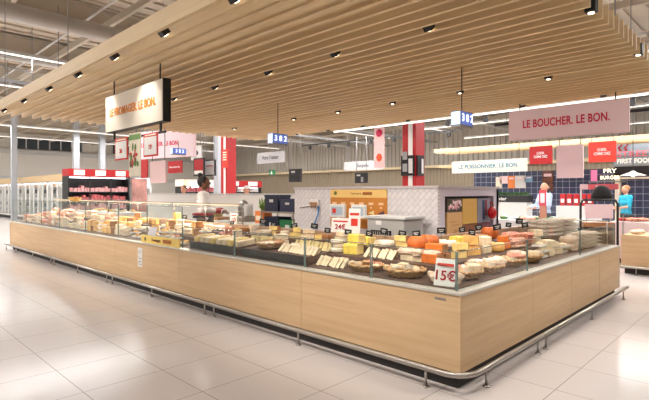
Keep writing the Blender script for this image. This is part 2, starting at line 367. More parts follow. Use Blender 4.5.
# ================================================================== CHEESE COUNTER
ZL = .85; D = 1.25
def pane(p0, p1, z0, z1, parent, org, t=.012, edge=True):
    (x0, y0), (x1, y1) = p0, p1
    d = Vector((x1-x0, y1-y0, 0)).normalized(); n = Vector((-d.y, d.x, 0))*t/2
    m = MB().prism([(x0-n.x, y0-n.y), (x1-n.x, y1-n.y), (x1+n.x, y1+n.y), (x0+n.x, y0+n.y)], z0, z1)
    o = m.build('glass_pane', M_glass, parent, org)
    e = MB(); 
    for (x, y) in (p0, p1):
        q = Vector((x, y, 0)); s = .0045
        e.box(x-s, x+s, y-s, y+s, z0, z1+.002)
    h = .004
    e.prism([(x0-n.x, y0-n.y), (x1-n.x, y1-n.y), (x1+n.x, y1+n.y), (x0+n.x, y0+n.y)], z1+.0005, z1+.006)
    e.build('glass_edge', M_gedge, o, org)
    return o
def long_module(x0, x1, tall, label, end=False):
    org = (x0, 0, 0); r = thing('display_counter', label, 'counter', org)
    xm = (x0+x1)/2
    MB().box(x0+.003, x1-.003, 0, .03, .157, .825).build('front_panel', oak, r, org)
    MB().box(x0, x1, -.012, .1, .826, ZL, .004).build('ledge', M_ledge, r, org)
    MB().box(x0, x1, .06, 1.2, 0, .14).build('plinth', M_dk, r, org)
    MB().box(x0, x1, .032, D, .142, .82).build('cabinet_body', M_dk, r, org)
    MB().prof([(.1, .822), (.1, .85), (.55, .87), (.551, .95), (.88, .97), (.881, 1.04), (1.2, 1.05), (1.2, .822)], x0, x1).build('stepped_deck', M_brown, r, org)
    MB().box(x0, x1, 1.201, D, .822, 1.11).box(x0, x1, 1.201, D+.03, 1.11, 1.155, .005).build('rear_rail', M_rail, r, org)
    zt = 1.49 if tall else 1.19
    n = max(1, round((x1-x0)/1.4)) if tall else 2
    for i in range(n):
        a = x0+(x1-x0)*i/n+.01; b = x0+(x1-x0)*(i+1)/n-.01
        pane((a, .06), (b, .06), ZL, zt, r, org)
    if end: MB().box(x0-.03, x0, -.01, D, .157, ZL).build('end_panel', oak, r, org)
    if tall:
        o = MB().box(x0+.02, x1-.02, .06, .5, 1.5, 1.51).build('glass_top', M_glass, r, org)
        m = MB()
        for i in range(n+1):
            x = x0+(x1-x0)*i/n; x = min(max(x, x0+.02), x1-.02)
            m.tube([(x, 1.22, 1.155), (x, 1.22, 1.5)], .012, 6)
        m.box(x0, x1, 1.205, 1.235, 1.5, 1.52).build('rear_glass_frame', M_steel, r, org)
        MB().box(x0+.1, x1-.1, 1.15, 1.2, 1.485, 1.5).build('case_lamp', mat('case lamp', (255, 226, 190), .5, emit=.5), r, org)
        la = bpy.data.lights.new('case_light', 'AREA'); la.shape = 'RECTANGLE'; la.size = (x1-x0-.2)*K; la.size_y = .04; la.energy = 7*(x1-x0); la.color = (1, .86, .7)
        lo = bpy.data.objects.new('case_light', la); C.objects.link(lo); lo.parent = r; lo.location = ((x1-x0)/2*K, 1.15*K, 1.475*K); lo.rotation_euler = (-.5, 0, 0)
        MB().box(x0+.03, x1-.03, 1.215, 1.222, 1.156, 1.499).build('rear_glass', M_glass, r, org)
    return r
m1 = long_module(-14.9, -10.6, True, 'wood fronted cheese display counter at the far left end of the run', True)
m2 = long_module(-10.6, -7.2, True, 'wood fronted cheese display counter second from the far left end')
m3 = long_module(-7.2, -4.78, True, 'wood fronted display counter with the yellow strip on its glass')
m4 = long_module(-4.78, -2.0, False, 'wood fronted display counter right of the yellow strip, low glass, brown trays')
# corner module
org = (0, 0, 0)
r = thing('corner_display_counter', 'wood fronted corner display counter where the long and short sides meet', 'counter', org)
MB().box(-1.997, -.001, 0, .03, .157, .825).build('front_panel', oak, r)
MB().box(-.03, 0, .031, 1.6, .157, .825).build('side_panel', oak_y, r)
MB().box(-2, .012, -.012, .1, .826, ZL, .004).box(-.1, .012, .1, 1.6, .826, ZL, .004).build('ledge', M_ledge, r)
MB().box(-2, -.06, .06, 1.2, 0, .14).box(-1.2, -.06, 1.2, 1.6, 0, .14).build('plinth', M_dk, r)
MB().box(-2, -.032, .032, D, .142, .82).box(-D, -.032, D, 1.6, .142, .82).build('cabinet_body', M_dk, r)
def ldeck():
    m = MB()
    m.prism([(-2, .1), (-.1, .1), (-.1, 1.6), (-1.2, 1.6), (-1.2, 1.2), (-2, 1.2)], .822, .86)
    m.prism([(-2, .55), (-.55, .55), (-.55, 1.6), (-1.2, 1.6), (-1.2, 1.2), (-2, 1.2)], .8605, .96)
    m.prism([(-2, .88), (-.88, .88), (-.88, 1.6), (-1.2, 1.6), (-1.2, 1.2), (-2, 1.2)], .9605, 1.045)
    return m
ldeck().build('stepped_deck', M_brown, r)
MB().box(-2, -1.2, 1.201, D, .822, 1.11).box(-2, -1.2, 1.201, D+.03, 1.11, 1.155).box(-D, -1.201, D, 1.6, .822, 1.11).box(-D-.03, -1.201, D+.03, 1.6, 1.11, 1.155).build('rear_rail', M_rail, r)
pane((-1.99, .06), (-1.03, .06), ZL, 1.19, r, org); pane((-1.01, .06), (-.075, .06), ZL, 1.19, r, org)
pane((-.06, .06), (-.06, 1.59), ZL, 1.19, r, org)
a = MB().box(-.25, -.14, -.004, -.0005, .765, .785).build('maker_plate', M_steel, r)
a['label'] = 'small chrome plate'
# short module
org = (0, 1.6, 0)
r = thing('display_counter', 'wood fronted display counter on the short right side, holding the stacked sausages', 'counter', org)
for i, (a, b) in enumerate(((1.6, 2.9), (2.9, 4.15), (4.15, 5.3))):
    MB().box(-.03, 0, a+.003, b-.003, .157, .825).build('front_panel', oak_y, r, org)
MB().box(-.1, .012, 1.6, 5.3, .826, ZL, .004).build('ledge', M_ledge, r, org)
MB().box(-1.2, -.06, 1.6, 5.25, 0, .14).build('plinth', M_dk, r, org)
MB().box(-D, -.032, 1.6, 5.28, .142, .82).build('cabinet_body', M_dk, r, org)
MB().box(-D, 0, 5.281, 5.31, .157, .84).build('end_panel', oak, r, org)
MB().prof([(-.1, .822), (-.1, .85), (-.55, .87), (-.551, .95), (-.88, .97), (-.881, 1.04), (-1.2, 1.05), (-1.2, .822)], 1.6, 5.28, 'y').build('stepped_deck', M_brown, r, org)
MB().box(-D, -1.201, 1.6, 5.28, .822, 1.11).box(-D-.03, -1.201, 1.6, 5.28, 1.11, 1.155).build('rear_rail', M_rail, r, org)
for a, b in ((1.61, 3.44), (3.46, 5.27)): pane((-.06, a), (-.06, b), ZL, 1.19, r, org)
pane((-.08, 5.27), (-1.18, 5.27), ZL, 1.19, r, org)
MB().box(-1.2, -.15, 5.2, 5.22, 1.23, 1.25).tube([(-.16, 5.21, .86), (-.16, 5.21, 1.24)], .01, 6).tube([(-1.18, 5.21, 1.05), (-1.18, 5.21, 1.24)], .01, 6).build('end_frame', M_steel, r, org)
# yellow strip on the glass, notice on the panel
r = thing('yellow_strip', 'long yellow advertising strip along the bottom of the glass', 'sign', (-5.5, .03, ZL))
MB().box(-.66, .68, 0, .012, .002, .13).build('board', M_yel, r)
text('Fromages', .075, mat('brown ink', (130, 90, 40), .6), r, (-.1, -.004, .065), FACE_Y, .01); MB().box(.14, .42, -.003, -.001, .035, .095).build('logo_block', mat('ochre', (170, 100, 40), .6), r)
MB().lathe([(0, 0), (.035, 0), (.035, .003), (0, .003)], (0, 0, 0), 12).move((0, 0, 0)).build('badge', mat('olive', (110, 110, 40), .6), r).rotation_euler = (PI/2, 0, 0)
MB.last.location = (-.5*K, -.001*K, .065*K)
p = atY(140, 254, -.004)
r = thing('paper_notice', 'white paper notice with black squares taped to the wood front', 'notice', (p[0], -.005, .42))
MB().box(-.085, .085, 0, .004, 0, .33).build('sheet', M_white, r)
m = MB()
rr = random.Random(3)
for b in range(3):
    for i in range(4):
        for j in range(3):
            if rr.random() < .55: m.box(-.05+i*.026, -.03+i*.026, -.002, -.0005, .035+b*.1+j*.024, .053+b*.1+j*.024)
m.build('print', M_grey, r)
# bumper rails
def bump(pts, feet, label):
    r = thing('bumper_rail', label, 'bumper rail', (feet[0][0], feet[0][1], 0)); org = (feet[0][0], feet[0][1], 0)
    MB().tube([(x, y, .165) for x, y in pts], .025, 12).build('rail_tube', M_steel, r, org)
    r0 = None
    for f in feet:
        MB().tube([(f[0], f[1], .012), (f[0], f[1], .15)], .012, 8).lathe([(0, 0), (.032, 0), (.032, .01), (0, .012)], (f[0], f[1], 0), 12).build('leg', M_steel, r, org)
B = .1
arc = [(-.12, -B)]+[(-.12+.22*math.sin(a), .12-.22*math.cos(a)) for a in [PI/2*i/8 for i in range(1, 9)]]
bump([(-3.76, -B), (-2, -B)]+arc+[(B, 1.6)], [(-.28, -B), (-1.94, -B), (-3.65, -B), (B, .28), (B, 1.48)], 'steel bumper rail bending around the corner of the counter')
bump([(-7.2, -B), (-3.77, -B)], [(-3.88, -B), (-5.49, -B), (-7.08, -B)], 'straight steel bumper rail below the yellow strip')
bump([(-10.58, -B), (-7.21, -B)], [(-7.34, -B), (-8.9, -B), (-10.47, -B)], 'straight steel bumper rail second from the left end')
bump([(-15.1, -B), (-10.59, -B)], [(-10.7, -B), (-12.2, -B), (-13.85, -B), (-14.95, -B)], 'straight steel bumper rail at the far left end')
bump([(B, 1.61), (B, 5.35)], [(B, 1.71), (B, 3.41), (B, 5.1)], 'straight steel bumper rail along the short right side')
# ================================================================== FOOD
CH = {}
def pm(n, c, c2=None, r=.5, v=.1, s=14): return mat(n, c, r, var=v, scale=s, col2=c2, bump=.15)
Ycheese = pm('yellow cheese', (252, 222, 140)); Ccheese = pm('cream cheese', (252, 230, 192)); Gcheese = pm('golden cheese', (252, 196, 112))
Rind = pm('brown rind', (176, 120, 72)); Wrind = pm('white rind', (248, 234, 212)); Ocheese = pm('orange cheese', (244, 128, 40)); Dkrind = pm('dark rind', (110, 84, 66))
Pmeat = pm('pink meat', (238, 176, 150), (214, 120, 100)); Cured = pm('cured meat', (190, 96, 76), (226, 160, 130), s=24)
Film = mat('wrapped film', (248, 220, 194), .15, var=.1, scale=18, bump=.4)
Straw = pm('wicker', (212, 172, 122), (160, 116, 72), .7, s=60)
def mkkind(key, name, cat, parts, desc):
    r = thing(name, desc, cat, (0, 0, 0))
    o = None
    for nm, mb, m in parts: mb.build(nm, m, r)
    CH[key] = (Kind(r), desc)
def wedge(L, a, h, key, desc, paste, rind):
    n = 5; pts = [(0, 0)]+[(L*math.cos(-a+2*a*i/n), L*math.sin(-a+2*a*i/n)) for i in range(n+1)]
    pts = [(x-L*.55, y) for x, y in pts]
    m = MB().prism(pts, 0, h).jit(.003, 2)
    out = [(L*math.cos(-a+2*a*i/n), L*math.sin(-a+2*a*i/n)) for i in range(n+1)]
    ri = [(x-L*.55+.001, y) for x, y in out]+[(x*1.06-L*.55, y*1.06) for x, y in out[::-1]]
    mkkind(key, 'cheese_wedge', 'cheese', [('paste', m, paste), ('rind', MB().prism(ri, 0, h+.003), rind)], desc)
wedge(.26, .33, .09, 'wy', 'yellow cheese wedge with brown rind', Ycheese, Rind)
wedge(.24, .38, .08, 'wc', 'cream cheese wedge with pale rind', Ccheese, Wrind)
wedge(.28, .3, .12, 'wg', 'golden cheese wedge with thick rind', Gcheese, Rind)
def slab(key, L, W, H, paste, rind, desc):
    m = MB().prof([(-W/2, 0), (W/2, 0), (W/2, H*.8), (W/2-.02, H), (-W/2+.02, H), (-W/2, H*.8)], -L/2, L/2).jit(.003, 5)
    mkkind(key, 'cheese_slab', 'cheese', [('paste', m, paste), ('rind', MB().box(L/2, L/2+.015, -W/2, W/2, 0, H*.95), rind)], desc)
slab('sl', .34, .09, .09, Ycheese, Rind, 'yellow slab with brown rind')
slab('sc', .32, .1, .08, Ccheese, Dkrind, 'cream slab with dark rind')
slab('sb', .2, .15, .12, Ccheese, Wrind, 'chunky cream cheese block')
slab('sg', .22, .16, .14, Gcheese, Rind, 'chunky golden cheese block')
slab('sy', .2, .15, .13, pm('bright yellow cheese', (255, 226, 96)), Ycheese, 'bright yellow cheese block')
def wheel(key, R, H, m1, m2, desc, cut=0):
    prof = [(0, 0), (R*.94, 0), (R, H*.2), (R, H*.8), (R*.94, H), (0, H)]
    mkkind(key, 'round_cheese', 'cheese', [('rind', MB().lathe(prof, n=22, a0=cut/2, a1=2*PI-cut/2), m1), ('paste', MB().lathe([(0, .006), (R*.93, .006), (R*.93, H-.006), (0, H-.006)], n=20, a0=cut/2-.015, a1=2*PI-cut/2+.015) if cut else MB().lathe([(0, H+.0005), (R*.5, H+.0005), (R*.5, H+.004), (0, H+.004)], n=14), m2)], desc)
wheel('rw', .1, .055, Wrind, M_cream, 'small round white rind cheese')
wheel('rb', .17, .11, Rind, Ycheese, 'cut brown rind cheese wheel', 1.3)
wheel('rc', .16, .09, Wrind, Ccheese, 'cut white rind cheese wheel', 1.0)
wheel('rg', .15, .12, Gcheese, Ycheese, 'cut golden cheese wheel', .9)
def blob(seed, L, W, H):
    m = MB().box(-L, L, -W, W, 0, H, min(L, W, H)*.4).jit(.016, seed); rr = random.Random(seed)
    nv = []
    for x, y, z in m.v:
        k = 1+.1*math.sin(x*40+seed)+.08*math.sin(y*37+z*50); nv.append((x*k, y*k, z))
    m.v = nv; return m
mkkind('ham', 'ham_piece', 'meat', [('meat', blob(2, .15, .1, .13), Pmeat), ('fat_cap', blob(2, .152, .104, .035), Film)], 'pink ham piece')
mkkind('cur', 'cured_meat', 'meat', [('meat', blob(5, .16, .08, .11), Cured), ('string', MB().tube([(-.05, .085*math.cos(a), .05+.06*math.sin(a)) for a in [i*PI/6 for i in range(12)]], .004, 4, closed=True), M_cream)], 'tied piece of cured meat')
mkkind('film', 'wrapped_meat', 'meat', [('wrapped_body', blob(8, .17, .11, .13), Film), ('label_sticker', MB().box(-.04, .04, -.03, .03, .134, .142), M_white)], 'film wrapped meat piece')
def pack(key, c, desc):
    mkkind(key, 'food_pack', 'food pack', [('tray', MB().prism([(-.11, -.07), (.11, -.07), (.11, .07), (-.11, .07)], 0, .03), M_white), ('filling', MB().ball((0, 0, .031), .09, .055, .045, 10, None, 0), c)], desc)
pack('pp', Pmeat, 'tray pack of pink meat'); pack('pc', Ccheese, 'tray pack of cream cheese'); pack('po', Gcheese, 'tray pack of golden cheese')
mkkind('mim', 'cheese_ball', 'cheese', [('rind', MB().lathe([(0, 0), (.07, .005), (.12, .045), (.135, .1), (.12, .15), (.1, .17)], n=20), pm('orange rind', (214, 110, 44))), ('cut_face', MB().lathe([(0, .1702), (.098, .1702), (.098, .176), (0, .176)], n=18), Ocheese)], 'halved orange cheese ball')
mkkind('och', 'orange_cheese_block', 'cheese', [('paste', MB().box(-.1, .1, -.06, .06, 0, .1, .01), Ocheese), ('rind', MB().box(.1, .112, -.06, .06, 0, .098), Rind)], 'bright orange cheese block')
mkkind('sli', 'cheese_slice', 'cheese', [('paste', MB().prof([(-.08, 0), (.08, 0), (.075, .1), (-.06, .12)], -.014, .014).jit(.003, 3), pm('pale yellow cheese', (252, 232, 170))), ('rind', MB().box(-.0145, .0145, .081, .09, .002, .09), Rind)], 'pale yellow cheese slice')
mkkind('slc', 'cheese_slice', 'cheese', [('paste', MB().prof([(-.09, 0), (.08, 0), (.08, .08), (-.02, .11)], -.018, .018).jit(.004, 4), Ccheese), ('rind', MB().box(-.0185, .0185, .081, .09, .002, .075), Wrind)], 'thick cream cheese slice')
r = thing('dry_sausage', 'x', 'sausage', (0, 0, 0))
m = MB(); prof = []
N = 12
pts = [(-.19+.38*i/N, 0, .032) for i in range(N+1)]
vs = []; 
for i in range(N+1):
    u = i/N; rad = .032*min(1, math.sin(PI*min(u, 1-u)*2.2+.25)) if min(u, 1-u) < .2 else .032+.002*math.sin(i*2.3)
    vs.append([(pts[i][0], rad*math.cos(2*PI*k/8), .034+rad*math.sin(2*PI*k/8)) for k in range(8)])
flat = [v for g in vs for v in g]
m.add(flat, [(i*8+k, (i+1)*8+k, (i+1)*8+(k+1) % 8, i*8+(k+1) % 8) for i in range(N) for k in range(8)], True).add(flat[:8], [tuple(range(8))]).add(flat[-8:], [tuple(range(8))[::-1]])
m.build('casing', pm('floury casing', (226, 216, 200), (176, 158, 140), .8, s=30), r)
MB().tube([(.19, 0, .034), (.22, 0, .03), (.235, .012, .022)], .004, 5).build('string', M_cream, r)
CH['sau'] = (Kind(r), 'white floury dry sausage')
def basket(key, R, H, desc, sx=1.0):
    m = MB().lathe([(0, 0), (R*.75, 0), (R, H), (R*.95, H), (R*.7, .015), (0, .015)], n=24, sx=sx)
    rim = MB().tube([(R*sx*math.cos(a)*1.0, R*math.sin(a), H+.006*math.sin(a*14)) for a in [2*PI*i/48 for i in range(48)]], .014, 6, closed=True)
    w = MB()
    for k in range(1, 5):
        q = k/5; rr = R*(.75+.25*q)+.004
        w.tube([(rr*sx*math.cos(a), rr*math.sin(a)+0, H*q+.006*math.sin(a*12+k*PI)) for a in [2*PI*i/36 for i in range(36)]], .007, 5, closed=True)
    mkkind(key, 'wicker_basket', 'basket', [('basket_body', m, Straw), ('rim', rim, Straw), ('weave', w, Straw)], desc)
basket('bk', .18, .07, 'shallow round wicker basket', 1.15)
# price tags
r = thing('price_tag', 'x', 'price tag', (0, 0, 0))
MB().tube([(0, 0, 0), (0, 0, .2)], .004, 5).lathe([(0, 0), (.02, 0), (.02, .004), (0, .006)], n=8).build('stick', M_steel, r)
MB().box(-.05, .05, -.006, -.001, .13, .2).build('card', M_blk, r)
MB().box(-.03, .03, -.009, -.0065, .17, .178).box(-.022, .018, -.009, -.0065, .15, .158).build('chalk_mark', M_lgrey, r)
TAGK = Kind(r)
def zone_long(x):
    if x < -10.6: return 'at the far left end'
    if x < -7.2: return 'in the second glass case'
    if x < -4.78: return 'behind the yellow strip'
    if x < -3.4: return 'right of the yellow strip'
    if x < -2.0: return 'mid long side'
    return 'long side near the corner'
def zone_short(y):
    if y < 1.6: return 'short side near the corner'
    if y < 3: return 'mid short side'
    return 'toward the short side end'
def put(key, loc, zone, row, rz=0, sc=None, extra=''):
    k, d = CH[key]; lab = d+' '+row+' '+zone
    lab = lab.replace('  ', ' ')
    return k.put(loc, rz, lab, lab, sc=sc)
rowz = {0: (.33, .8605), 1: (.715, .9605), 2: (1.03, 1.0455)}
def deckz(y):         # top of stepped deck
    if y < .55: return .85+(y-.1)/.45*.02
    if y < .88: return .95+(y-.55)/.33*.02
    return 1.04+(y-.88)/.32*.01
ROWN = {0: 'in the front row', 1: 'in the middle row', 2: 'in the back row'}
seqs = {  # zone -> kinds per row
 'A': (['pp', 'ham', 'film', 'pp', 'sb', 'pc', 'ham'], ['ham', 'wc', 'cur', 'film', 'rw', 'pp'], ['cur', 'ham', 'rb', 'wc', 'film']),
 'B': (['sb', 'wc', 'po', 'pc', 'wg', 'ham', 'sb'], ['wc', 'rw', 'sb', 'ham', 'rc'], ['rb', 'ham', 'rc', 'film', 'rw']),
 'B2': (['sg', 'wg', 'po', 'sg'], ['rg', 'sg', 'wg', 'rg'], ['rg', 'rb', 'sg']),
 'C': (['po', 'pc', 'pp', 'po'], ['wg', 'pc', 'sg', 'wc', 'rw'], ['rb', 'rw', 'rc']),
}
W = {'pp': .25, 'pc': .25, 'po': .25, 'ham': .36, 'film': .4, 'cur': .37, 'sb': .24, 'sg': .26, 'wc': .3, 'wy': .3, 'wg': .33, 'rw': .22, 'rb': .38, 'rc': .36, 'rg': .34, 'sl': .13, 'sc': .14, 'sy': .23, 'bk': .46, 'mim': .3, 'och': .24}
def filled(x, y, z, zone, kinds, rot=0, sc=1.0):
    o = put('bk', (x, y, z), zone, 'on the front step', rot, sc)
    for i, k in enumerate(kinds):
        a = 2*PI*i/len(kinds)+rot; q = put(k, (x+.085*sc*math.cos(a)*1.1, y+.08*sc*math.sin(a), z+.03+.012*i), zone, 'in the basket', a+.6, .52*sc); q.rotation_euler.x = .2*math.sin(a*2)
HT = {'pp': .075, 'pc': .075, 'po': .075, 'ham': .11, 'film': .11, 'cur': .09, 'sb': .12, 'sg': .14, 'wc': .083, 'wy': .093, 'wg': .123, 'rw': .056, 'sy': .13, 'och': .1}
def pile(k, loc, zone, row, rz, sc, p=.75):
    if k not in HT or random.random() > p: return
    x, y, z = loc; n = 2 if k in ('rw', 'pp', 'pc', 'po') and random.random() < .5 else 1
    for j in range(n):
        z += HT[k]*sc
        o = put(k, (x+random.uniform(-.03, .03), y+random.uniform(-.02, .03), z+.004), zone, 'stacked '+ROWN[row], rz+random.uniform(-.5, .5), sc*.9)
        if k[0] == 'w': o.rotation_euler.x = random.uniform(-.12, .12); o.location.z += .008
def fill(x0, x1, key):
    for row in range(3):
        x = x0; i = 0; ks = seqs[key][row]
        while True:
            k = ks[i % len(ks)]; w = W[k]
            if x+w > x1: break
            y = rowz[row][0]
            sc = random.uniform(.86, .98)
            if row == 2: sc *= .88
            if k in ('ham', 'film', 'cur'): rz = random.uniform(-.2, .2)
            elif k in ('wc', 'wy', 'wg'): rz = random.choice((0, PI))+random.uniform(-.25, .25)
            else: rz = random.uniform(-.15, .15)
            if k in ('rb', 'rc', 'rg'): rz = -PI/2+random.uniform(-.6, .6)
            z = deckz(y)+.006 if row < 2 else 1.052
            put(k, (x+w/2, y, z), zone_long(x+w/2), ROWN[row], rz, sc)
            pile(k, (x+w/2, y, z), zone_long(x+w/2), row, rz, sc)
            x += w+.012; i += 1
fill(-14.75, -10.65, 'A'); fill(-10.55, -9.4, 'B'); fill(-9.4, -7.9, 'B2'); fill(-7.9, -7.25, 'B'); fill(-7.1, -4.85, 'C')
# riser trays, right of the yellow strip
def riser(x0, x1, label):
    r = thing('tray_riser', label, 'tray', (x0, .2, .862)); org = (x0, .2, .862)
    MB().prof([(.14, .862), (.14, .95), (.54, .985), (.54, .8755)], x0+.01, x1-.01).build('riser_body', M_brown, r, org)
    MB().box(x0+.01, x1-.01, .13, .139, .862, .96).build('front_lip', M_dk, r, org)
riser(-4.7, -3.45, 'brown stepped tray carrying cheese slabs right of the yellow strip')
riser(-3.35, -2.05, 'brown stepped tray under the wicker basket and yellow wedges')
def rz_top(y): return .95+(y-.14)/.4*.035+.004
for i in range(8):
    x = -4.58+i*.15; k = 'sl' if i % 3 == 0 else 'sc'
    o = put(k, (x, .335, rz_top(.17)+.0), zone_long(x), 'laid in the front row', PI/2+.0, .95); o.rotation_euler = (0, -.087, PI/2); o.location.z += .012
fill_i = 0
def rowput(x0, x1, ys, keys, row, scz=.95, rzs=None, zadd=0):
    x = x0; i = 0
    while True:
        k = keys[i % len(keys)]; w = W[k]*(.85 if row == 2 else 1)
        if x+w > x1: break
        y = ys
        z = deckz(y)+.006 if row != 2 else 1.052
        rz = {'sl': PI/2, 'sc': PI/2}.get(k, random.uniform(-.2, .2))
        if k in ('rb', 'rc', 'rg'): rz = -PI/2+random.uniform(-.5, .5)
        if k in ('wy', 'wc', 'wg'): rz = random.choice((0, PI))+random.uniform(-.2, .2)
        put(k, (x+w/2, y, z+zadd), zone_long(x+w/2), ROWN[row]+(' up top' if zadd else ''), rz, scz*(.8 if row == 2 else 1))
        if not zadd and row: pile(k, (x+w/2, y, z), zone_long(x+w/2), row, rz, scz*(.8 if row == 2 else 1))
        x += w+.01; i += 1
def fan(x0, x1, y, z, key, rot, zone, row, tilt=.35):
    x = x0
    while x < x1:
        o = put(key, (x, y+random.uniform(-.015, .015), z+.004), zone, 'in a leaning row '+row, 0, random.uniform(.92, 1.05))
        o.rotation_euler = (random.uniform(-.05, .05), tilt, rot+random.uniform(-.12, .12)); x += .052 if key == 'sli' else .062
rowput(-4.72, -3.9, .72, ['cur', 'wc', 'cur'], 1); fan(-3.85, -3.35, .7, .962, 'sli', .5, 'mid long side', 'behind'); rowput(-3.3, -2.95, .715, ['wc'], 1); fan(-2.85, -2.2, .7, .962, 'sli', .5, 'left of the corner half', 'behind'); rowput(-2.2, -1.95, .715, ['rw'], 1)
rowput(-4.72, -2.05, 1.03, ['rb', 'wc', 'rc', 'wy', 'rw', 'wy', 'wc'], 2)
put('bk', (-3.0, .36, .984), zone_long(-3.0), 'on the brown tray', 0, .95).rotation_euler = (.087, 0, 0)
for i in range(4): put('rw', (-3.0+(-.09 if i % 2 else .09), .3+.14*(i//2), 1.005), 'in the wicker basket', 'lying', 0, .75)
fan(-2.72, -2.1, .34, rz_top(.3)-.01, 'slc', .35, 'left of the corner baskets', 'in front')
# near the corner, long side
filled(-1.3, .33, .864, 'long side near the corner', ('wc', 'ham', 'wc', 'wy'), .3, .9); fan(-1.98, -1.55, .3, .866, 'slc', .4, 'beside the corner baskets', 'in front'); rowput(-1.95, -1.6, .715, ['sy', 'wy'], 1); fan(-1.58, -1.15, .7, .962, 'slc', .4, 'long side near the corner', 'behind'); rowput(-1.12, -.85, .715, ['wc'], 1); rowput(-1.95, -.95, 1.03, ['sy', 'rc', 'wy'], 2)
filled(-.8, .33, .864, 'long side near the corner', ('sb', 'wc', 'sb', 'wc', 'rw', 'wc'), .1, 1.02)
for i, (x, y, k) in enumerate(((-1.65, .33, 'ham'), (-1.78, .72, 'sy'), (-1.3, .72, 'wc'))):
    pass
for i in range(15):
    x = -3.25+i*.16; k = ('wc', 'wy', 'ham', 'wc', 'film')[i % 5]
    if abs(x+2.05) < .09 or x > -.95: continue
    y_, z_ = (.47, .99) if x < -2.1 else (.49, .873)
    o = put(k, (x, y_, z_), zone_long(x), 'small, behind the front row', random.uniform(0, 6), .5)
    o.rotation_euler.x = random.uniform(-.12, .12)
for x in (-1.02, -.86, -.7): put('wc', (x, .71, .964), 'long side near the corner', 'in the middle row', 1.3+x, .7); put('film', (x-.02, .72, 1.03), 'long side near the corner', 'on the middle row wedges', x*9, .5)
# corner and short side
put('film', (-.32, .31, .8605), 'white corner price card', 'behind the', .8, .8)
def sput(k, x, y, z, row, rz=0, sc=.95): return put(k, (x, y, z), zone_short(y), row, rz, sc)
zz = {0: .8605, 1: .962, 2: 1.052}
y = .62
for yy, ks_ in ((.66, ('film', 'wc', 'ham', 'wc', 'sb')), (1.16, ('wc', 'film', 'sb', 'wc', 'film'))): filled(-.34, yy, .8605, 'short side near the corner', ks_, PI/2, 1.08)
for k in ():  sput(k, -.33, y, .8605, 'in the front row', PI/2+.1, .95); pile(k, (-.33, y, .8605), zone_short(y), 0, PI/2, .9, 1); y += .36
for yy, ks_ in ((1.72, ('sb', 'wc', 'pp', 'wc', 'ham')), (2.25, ('wc', 'film', 'wc', 'sb'))): filled(-.34, yy, .868, 'mid short side', ks_, PI/2, 1.08)
ys = 2.6
for k in ('pc', 'sb', 'wc', 'pc', 'film'):
    w = W[k]*.95; sput(k, -.33, ys+w/2, .868, 'in the front row', PI/2, .92)
    pile(k, (-.33, ys+w/2, .868), zone_short(ys+w/2), 0, PI/2, .92, 1); ys += w+.01
# middle and back rows, short side
sput('och', -.72, .72, .962, 'under the orange pile', 0, 1.0); sput('och', -.72, .86, .962, 'under the orange pile', 0, 1.0)
sput('mim', -1.02, .9, 1.052, 'raised at the inner corner', 0, .9)
sput('mim', -1.04, 1.17, 1.052, 'raised behind the orange blocks', .3, .9)
sput('och', -.72, .79, 1.064, 'on top of the orange pile', .1, 1.0)
ys = 1.1
for k in ('wy', 'wg', 'sb', 'rg', 'och', 'ham', 'cur', 'sb', 'ham'):
    w = W[k]; sput(k, -.72, ys+w/2, .967, 'in the middle row', PI/2, .88); pile(k, (-.72, ys+w/2, .967), zone_short(ys+w/2), 1, PI/2, .88, 1); ys += w+.02
ys = 1.4
for k in ('rc', 'sy', 'wg', 'rb'):
    w = W[k]*.85; sput(k, -1.04, ys+w/2, 1.052, 'in the back row', PI/2 if k != 'rb' else 0, .82); ys += w+.02
sput('mim', -1.03, ys+.16, 1.052, 'in the back row beside the sausages', .2, .95)
# sausage stack at right end
for lay in range(4):
    z = .972+lay*.062
    for j in range(8):
        put('sau', (-.73, 3.72+j*.082+(lay % 2)*.02, z+.075), 'of the short side, corner half', 'in the tall stack', 0, .9)
        if j < 7: put('sau', (-.73, 4.5+j*.082+(lay % 2)*.02, z+.075), 'of the short side, right half', 'in the tall stack', 0, .9)
MB().box(-.92, -.56, 3.66, 5.1, .972, 1.042).build('tmp', M_brown)
o = bpy.data.objects['tmp']; o.name = 'serving_board'; tag(o, 'brown board under the tall stacks of white sausages', 'board')
for lay in range(4):
    for j in range(9): put('sau', (-.33, 4.1+j*.085+(lay % 2)*.02, .872+lay*.058), 'by the short side glass', 'in the low pile', 0, .82)
# tags
def ptag(px, Y, zoff=0, label='', side='long'):
    x = atY(px, 0, Y)[0]
    return x
TL = 'small black price tag '
for i, (px, Y) in enumerate(((184, .9), (206, .9), (232, .9), (262, .9), (274, 1.0), (296, .9), (313, .9), (327, .55), (348, .55), (368, .55), (383, .88), (400, 1.1), (418, .88), (430, .9))):
    x = atY(px, 0, Y)[0]; z = 1.046
    yy = 1.185 if Y > .6 else .9
    x = atY(px, 0, yy)[0]
    TAGK.put((x, yy, 1.049), random.uniform(.1, .9), TL+('on the rear deck ' if Y > .6 else 'amid the rows ')+zone_long(x), 'black price tags '+zone_long(x), rx=random.uniform(-.15, .1), ry=random.uniform(-.2, .2), sc=random.uniform(.8, 1.2))
for i, (px, X) in enumerate(((442, -1.17), (463, -1.17), (481, -1.17), (507, -1.17), (471, -.87), (499, -.87), (518, -1.17), (526, -.87), (540, -1.17))):
    y = atX(px, 0, X)[1]
    TAGK.put((X, y, 1.049), random.uniform(.4, 1.2), TL+('at the rear ' if X < -1 else 'amid the rows ')+zone_short(y), 'black price tags '+zone_short(y), rx=random.uniform(-.15, .1), ry=random.uniform(-.2, .2), sc=random.uniform(.85, 1.3))
